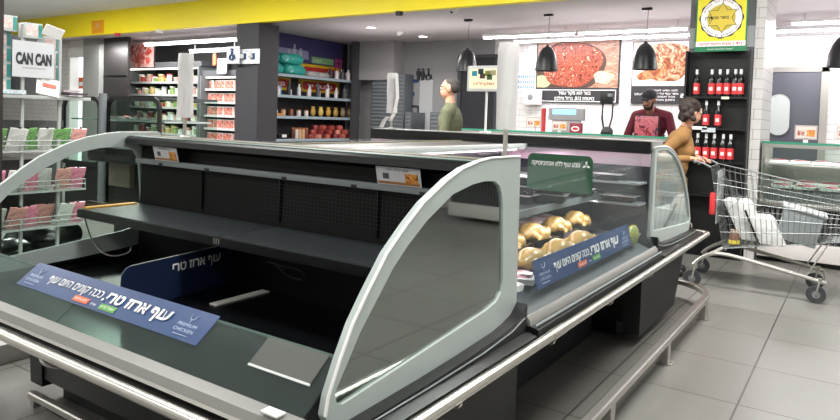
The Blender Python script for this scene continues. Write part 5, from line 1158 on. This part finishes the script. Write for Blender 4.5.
# ------------------------------------------------------------------ people
skinm = mat('skin', 'c99579', .5, vary=.06, scale=12); skin2 = mat('skin_dark', 'a9745a', .5, vary=.06, scale=12)
def person(label, loc, yaw, H, hair, sh, tr, sk, hands, elbows, headdir=0, nod=0, female=False, coat=0, lean=0, beard=None, cap=None, glasses=False, bald=False, vox=.009, drop=0):
    T = thing('person', loc, label, 'person'); k = H/1.75
    M = Matrix.Translation(Vector(loc)) @ Matrix.Rotation(yaw, 4, 'Z')
    V = lambda x, y, z: Vector((x*k+lean*max(0, z-.95)*k, y*k, z*k))
    sw = .175 if female else .20
    b = MB(); pel, chest, neck, hd = V(0,0,.93), V(0,0,1.27), V(0,0,1.45), V(.02,0,1.63)
    def torso(b, g=0):
        b.ball(V(0,0,.95), (.125*k+g, .165*k+g, .14*k+g)); b.ball(V(.0,0,1.10), (.115*k+g, (.135 if female else .155)*k+g, .16*k+g)); b.ball(V(0,0,1.28), (.12*k+g, (.165 if female else .185)*k+g, .17*k+g))
        for s in (-1, 1): b.limb(V(0, s*.06, 1.41), .06*k+g, V(0, s*sw*.93, 1.375), .062*k+g)
        if female:
            for s in (-1, 1): b.ball(V(.085, s*.07, 1.24), (.055*k+g, .06*k+g, .06*k+g))
    torso(b)
    b.limb(V(0,0,1.40), .062*k, V(.012+drop*1.1,0,1.53-drop), .052*k)
    for s in (-1, 1):
        b.limb(V(0, s*.09, .92), .09*k, V(.01, s*.095, .50), .058*k); b.limb(V(.01, s*.095, .50), .056*k, V(-.02, s*.10, .09), .036*k); b.limb(V(-.02, s*.10, .06), .04*k, V(.12, s*.11, .04), .034*k)
    Mi = M.inverted()
    HN = []
    for s, hw, ew in ((1, hands[0], elbows[0]), (-1, hands[1], elbows[1])):
        hp = Mi @ Vector(hw); ep = Mi @ Vector(ew); sp = V(0, s*sw, 1.375)
        b.limb(sp, .050*k, ep, .038*k); b.limb(ep, .038*k, hp, .026*k); HN.append((s, sp, ep, hp))
        d = (hp-ep).normalized(); fwd = (d+Vector((.2, 0, -.15))).normalized(); sd = fwd.cross(Vector((0, 0, 1))).normalized(); up = sd.cross(fwd)
        pc = hp+fwd*.045*k; b.ball(pc, (.045*k, .036*k, .018*k), Matrix((fwd, -sd, up)).transposed())
        for j, ln in enumerate((.062, .07, .066, .052)):
            o = pc+fwd*.035*k+sd*((j-1.5)*.019*k)
            m1 = o+fwd*ln*.5*k-up*.008*k; m2 = m1+(fwd*.35-up*.8).normalized()*ln*.55*k
            b.limb(o, .0085*k, m1, .0082*k, n=8); b.limb(m1, .0082*k, m2, .0068*k, n=8)
        th = pc-fwd*.02*k+sd*(-s*.03*k); b.limb(th, .011*k, th+(fwd*.6-sd*s*.6-up*.3).normalized()*.05*k, .0085*k, n=8)
    # head
    HR = Matrix.Rotation(headdir, 3, 'Z') @ Matrix.Rotation(nod, 3, 'Y'); HC = V(.02+drop*1.2, 0, 1.635-drop)
    h = lambda x, y, z: HC + HR @ (Vector((x, y, z))*k)
    b.ball(h(-.012,0,.025), (.098*k, .077*k, .09*k), HR); b.ball(h(.025,0,-.035), (.068*k, .060*k, .078*k), HR); b.ball(h(.05,0,-.088), (.030*k, .032*k, .022*k), HR)
    b.limb(h(.084,0,.005), .008*k, h(.098,0,-.026), .0115*k, n=10); b.ball(h(.078,0,.030), (.02*k, .05*k, .012*k), HR); b.ball(h(.088,0,-.058), (.012*k, .024*k, .009*k), HR)
    for s in (-1, 1): b.ball(h(-.005, s*.078, -.012), (.018*k, .010*k, .032*k), HR)
    b.xform(M); b.done('body', sk, T, remesh=vox)
    Wm = lambda p: M @ p
    # eyes, mouth
    for s in (-1, 1):
        b = MB(); b.ball(Wm(h(.079, s*.031, .006)), .0125*k, n=10); b.done('eye', mat('eye_white', 'e8e4e0', .3), T)
        b = MB(); b.ball(Wm(h(.0895, s*.032, .005)), .0055*k, n=8); b.done('iris', mat('iris_brown', '2f2019', .3), T)
        b = MB(); b.limb(Wm(h(.092, s*.018, .028)), .004*k, Wm(h(.082, s*.046, .030)), .003*k, n=6); b.done('eyebrow', hair, T)
    b = MB(); b.limb(Wm(h(.100, -.018, -.057)), .004*k, Wm(h(.100, .018, -.057)), .004*k, n=6); b.done('mouth', mat('lips', '9a5548', .5), T)
    # shirt / coat
    b = MB(); torso(b, .014)
    for s, sp, ep, hp in HN: b.limb(sp, .062*k, ep, .05*k); b.limb(ep, .05*k, hp-(hp-ep).normalized()*.03, .036*k)
    if coat:
        b.tube([V(0,0,.98), V(0,0,coat)], .155*k, 20, 0, .175*k)
        for v in b.bm.verts: pass
    else: b.tube([V(0,0,1.0), V(0,0,.86)], .152*k, 20, 0, .155*k)
    b.limb(V(0,0,1.40), .075*k, V(.008,0,1.455), .066*k)
    b.xform(M); b.done('coat' if coat else 'shirt', sh, T, remesh=vox)
    b = MB(); b.ball(V(0,0,.93), (.135*k, .165*k, .12*k))
    for s in (-1, 1): b.limb(V(0, s*.09, .90), .10*k, V(.01, s*.095, .50), .075*k); b.limb(V(.01, s*.095, .50), .074*k, V(-.02, s*.10, .11), .062*k)
    b.xform(M); b.done('trousers', tr, T, remesh=.012)
    for s in (-1, 1):
        b = MB(); b.limb(V(-.04, s*.10, .045), .045*k, V(.14, s*.11, .04), .04*k)
        for v in b.bm.verts: v.co.z = max(v.co.z, .0)
        b.xform(M); b.done('shoe', mat('shoe_black', '1d1c1d', .5), T)
    # hair
    b = MB()
    if female:
        b.ball(h(-.03,0,.045), (.108*k, .10*k, .095*k), HR)
        for j in range(26):
            a = j*2.4; r0 = .078+.012*math.sin(j*1.7); z = .10-.0075*j
            b.ball(h(-.04+math.cos(a)*r0*.75, math.sin(a)*r0*1.05, z if math.cos(a) < .3 else max(z, .05)), .032*k, n=8)
        b.ball(h(-.07,0,-.03), (.05*k, .085*k, .06*k), HR)
    elif bald:
        b.ball(h(-.038,0,.015), (.082*k, .0795*k, .07*k), HR); b.ball(h(-.022,0,.045), (.094*k, .076*k, .074*k), HR)
    else: b.ball(h(-.026,0,.035), (.096*k, .084*k, .088*k), HR)
    b.xform(M); b.done('hair', hair, T, remesh=.008)
    if beard:
        b = MB(); b.ball(h(.040,0,-.085), (.050*k, .055*k, .040*k), HR)
        for s in (-1, 1): b.limb(h(.035, s*.052, -.02), .016*k, h(.055, s*.035, -.08), .022*k)
        b.limb(h(.095,-.022,-.046), .008*k, h(.095,.022,-.046), .008*k); b.xform(M); b.done('beard', beard, T, remesh=.007)
    if cap:
        b = MB(); b.ball(h(-.012,0,.055), (.105*k, .088*k, .075*k), HR); b.xform(M); cc = b.done('cap', cap, T)
        b = MB(); b.ball(h(.10,0,.045), (.075*k, .062*k, .010*k), HR @ Matrix.Rotation(.15, 3, 'Y')); b.xform(M); b.done('cap_peak', cap, cc)
    if glasses:
        b = MB()
        for s in (-1, 1):
            c = h(.098, s*.033, .004); uu, vv = HR @ Vector((0,1,0)), HR @ Vector((0,0,1))
            b.tube([c+uu*.025*k*math.cos(2*PI*q/14)+vv*.019*k*math.sin(2*PI*q/14) for q in range(14)], .0025, 5, close=True)
            b.tube([h(.096, s*.058, .008), h(.0, s*.085, .006)], .0025, 5)
        b.tube([h(.101,-.009,.006), h(.101,.009,.006)], .0025, 5); b.xform(M); b.done('glasses', black, T)
    return T, M, V
m_olive = mat('olive_knit', '5b5d45', .85, bump=.2, scale=80, vary=.06)
mx_, my_ = -2.56, 3.72
yaw = math.radians(200)
fd = Vector((math.cos(yaw), math.sin(yaw), 0)); lf = Vector((-fd.y, fd.x, 0)); base = Vector((mx_, my_, 0))
person('standing man with short grey hair and olive jumper, in profile behind the island', (mx_, my_, 0), yaw, 1.725, mat('grey_hair', '3f3a37', .8), m_olive, mat('dark_jeans', '2a2f3a', .8), skinm,
       (base+fd*.33+lf*.16+Z_*1.0, base+fd*.33-lf*.16+Z_*1.0), (base+fd*.02+lf*.27+Z_*1.08, base+fd*.02-lf*.27+Z_*1.08), headdir=.05, bald=True, nod=.05)
bxx, byy = -1.22, 6.50; base = Vector((bxx, byy, 0)); yaw = math.radians(-95); fd = Vector((math.cos(yaw), math.sin(yaw), 0)); lf = Vector((-fd.y, fd.x, 0))
T, M, V = person('butcher in a black cap and maroon shirt with dark beard, working behind the counter', (bxx, byy, 0), yaw, 1.80, mat('black_hair', '1f1a18', .8), mat('maroon_cotton', '6e1f30', .8, vary=.06), mat('black_trousers', '1f1f22', .8), skin2,
       (base+fd*.40+lf*.12+Z_*.985, base+fd*.40-lf*.12+Z_*.985), (base+fd*.10+lf*.30+Z_*1.14, base+fd*.10-lf*.30+Z_*1.14), nod=.32, lean=.14, drop=.055, beard=mat('beard_dark', '2a1f1b', .9), cap=mat('cap_black', '2b2c32', .8))
b = MB(); b.strip([(.222,1.44),(.232,1.3),(.225,1.18),(.20,1.0),(.19,.8),(.19,.6)], 'y', -.16, .16, .006); b.xform(M); b.done('apron', mat('apron_black', '2e2326', .7), T)
b = MB(); b.strip([(.232,1.42),(.245,1.3),(.240,1.18),(.222,1.03)], 'y', -.145, .145, .004); b.xform(M); b.done('apron_print', picture('apron_picture', ['4a1020', 'a02838', 'd0707a', '2a2f50', 'b03a48'], 9), T)
wx, wy = -.385, 3.92; base = Vector((wx, wy, 0)); yaw = math.radians(8)
T, M, V = person('woman with short brown hair and glasses in a tan jacket, pushing the trolley', (wx, wy, 0), yaw, 1.535, mat('brown_hair', '2a1d19', .7, bump=.8, scale=60), mat('tan_wool', '8a6438', .85, vary=.08, scale=14), mat('charcoal_trousers', '23242a', .8), skinm,
       (Vector((-.19, wy+.13, 1.035)), Vector((-.185, wy-.17, 1.035))), (Vector((wx-.10, wy+.25, 1.02)), Vector((wx-.10, wy-.25, 1.00))), headdir=.55, female=True, coat=.60, lean=.22, glasses=True, nod=.1)
# ------------------------------------------------------------------ light
def area(x, y, z, sx, sy, e, col=(1, 1, 1), rot=(0, 0, 0)):
    l = bpy.data.lights.new('area_light', 'AREA'); l.shape = 'RECTANGLE'; l.size = sx; l.size_y = sy; l.energy = e; l.color = col
    o = bpy.data.objects.new('area_light', l); COL.objects.link(o); o.location = (x, y, z); o.rotation_euler = rot
for x in (-10.5, -6.5, -3.0, .8):
    for y, e in ((-3.4, 40), (-.6, 46), (2.6, 120)):
        area(x, y, HZ-.03, 1.5, .6, e, (1, .985, .96))
for x in (-11.2, -9): area(x, 5.35, 2.5, 1.8, .1, 26, rot=(.6, 0, 0))
for x in (-10.5, -6.5, -3.0, .8):
    for y in (-.6, 2.6): area(x, y, 2.75, 1.3, .12, 16, (1, .985, .97), rot=(PI, 0, 0))      # unseen upward lamps added to brighten the hall ceiling
for x in (-5.0, -1.5, 1.2): area(x, 6.4, 2.2, 2.6, 1.2, 7, (1, .96, .97), rot=(PI, 0, 0))  # more upward lamps, unseen, added to lighten the rear ceiling
area(-2.6, 7.2, 2.59, 3.0, .06, 34, (1, .96, .99)); area(1.2, 7.2, 2.59, 2.4, .06, 34, (1, .96, .99)); area(-2.4, 7.8, 2.59, 3.0, .06, 19, (1, .97, .99)); area(1.0, 7.8, 2.59, 2.4, .06, 22, (1, .97, .99))
area(-5.9, 6.6, 2.7, .3, .3, 14, (1, .95, .92)); area(-5, 6.0, 2.7, .3, .3, 14, (1, .95, .92))
area(-.60, .9, 1.12, .05, 1.7, 7, (1, .86, .93)); area(-.29, .9, .85, .04, 1.6, 3, (1, .9, .94))  # second lamp, below the shelf, is added to lighten the chickens
area(1.4, 5.5, 1.12, 2.2, .05, 7, (1, .82, .88))
w = bpy.data.worlds.new('world'); S.world = w; w.use_nodes = True; w.node_tree.nodes['Background'].inputs[0].default_value = (.8, .85, .9, 1); w.node_tree.nodes['Background'].inputs[1].default_value = .35
S.cycles.transparent_max_bounces = 32
S.view_settings.view_transform = 'Standard'; S.view_settings.look = 'None'; S.view_settings.gamma = 1; S.view_settings.use_curve_mapping = False
S.view_settings.exposure = .46
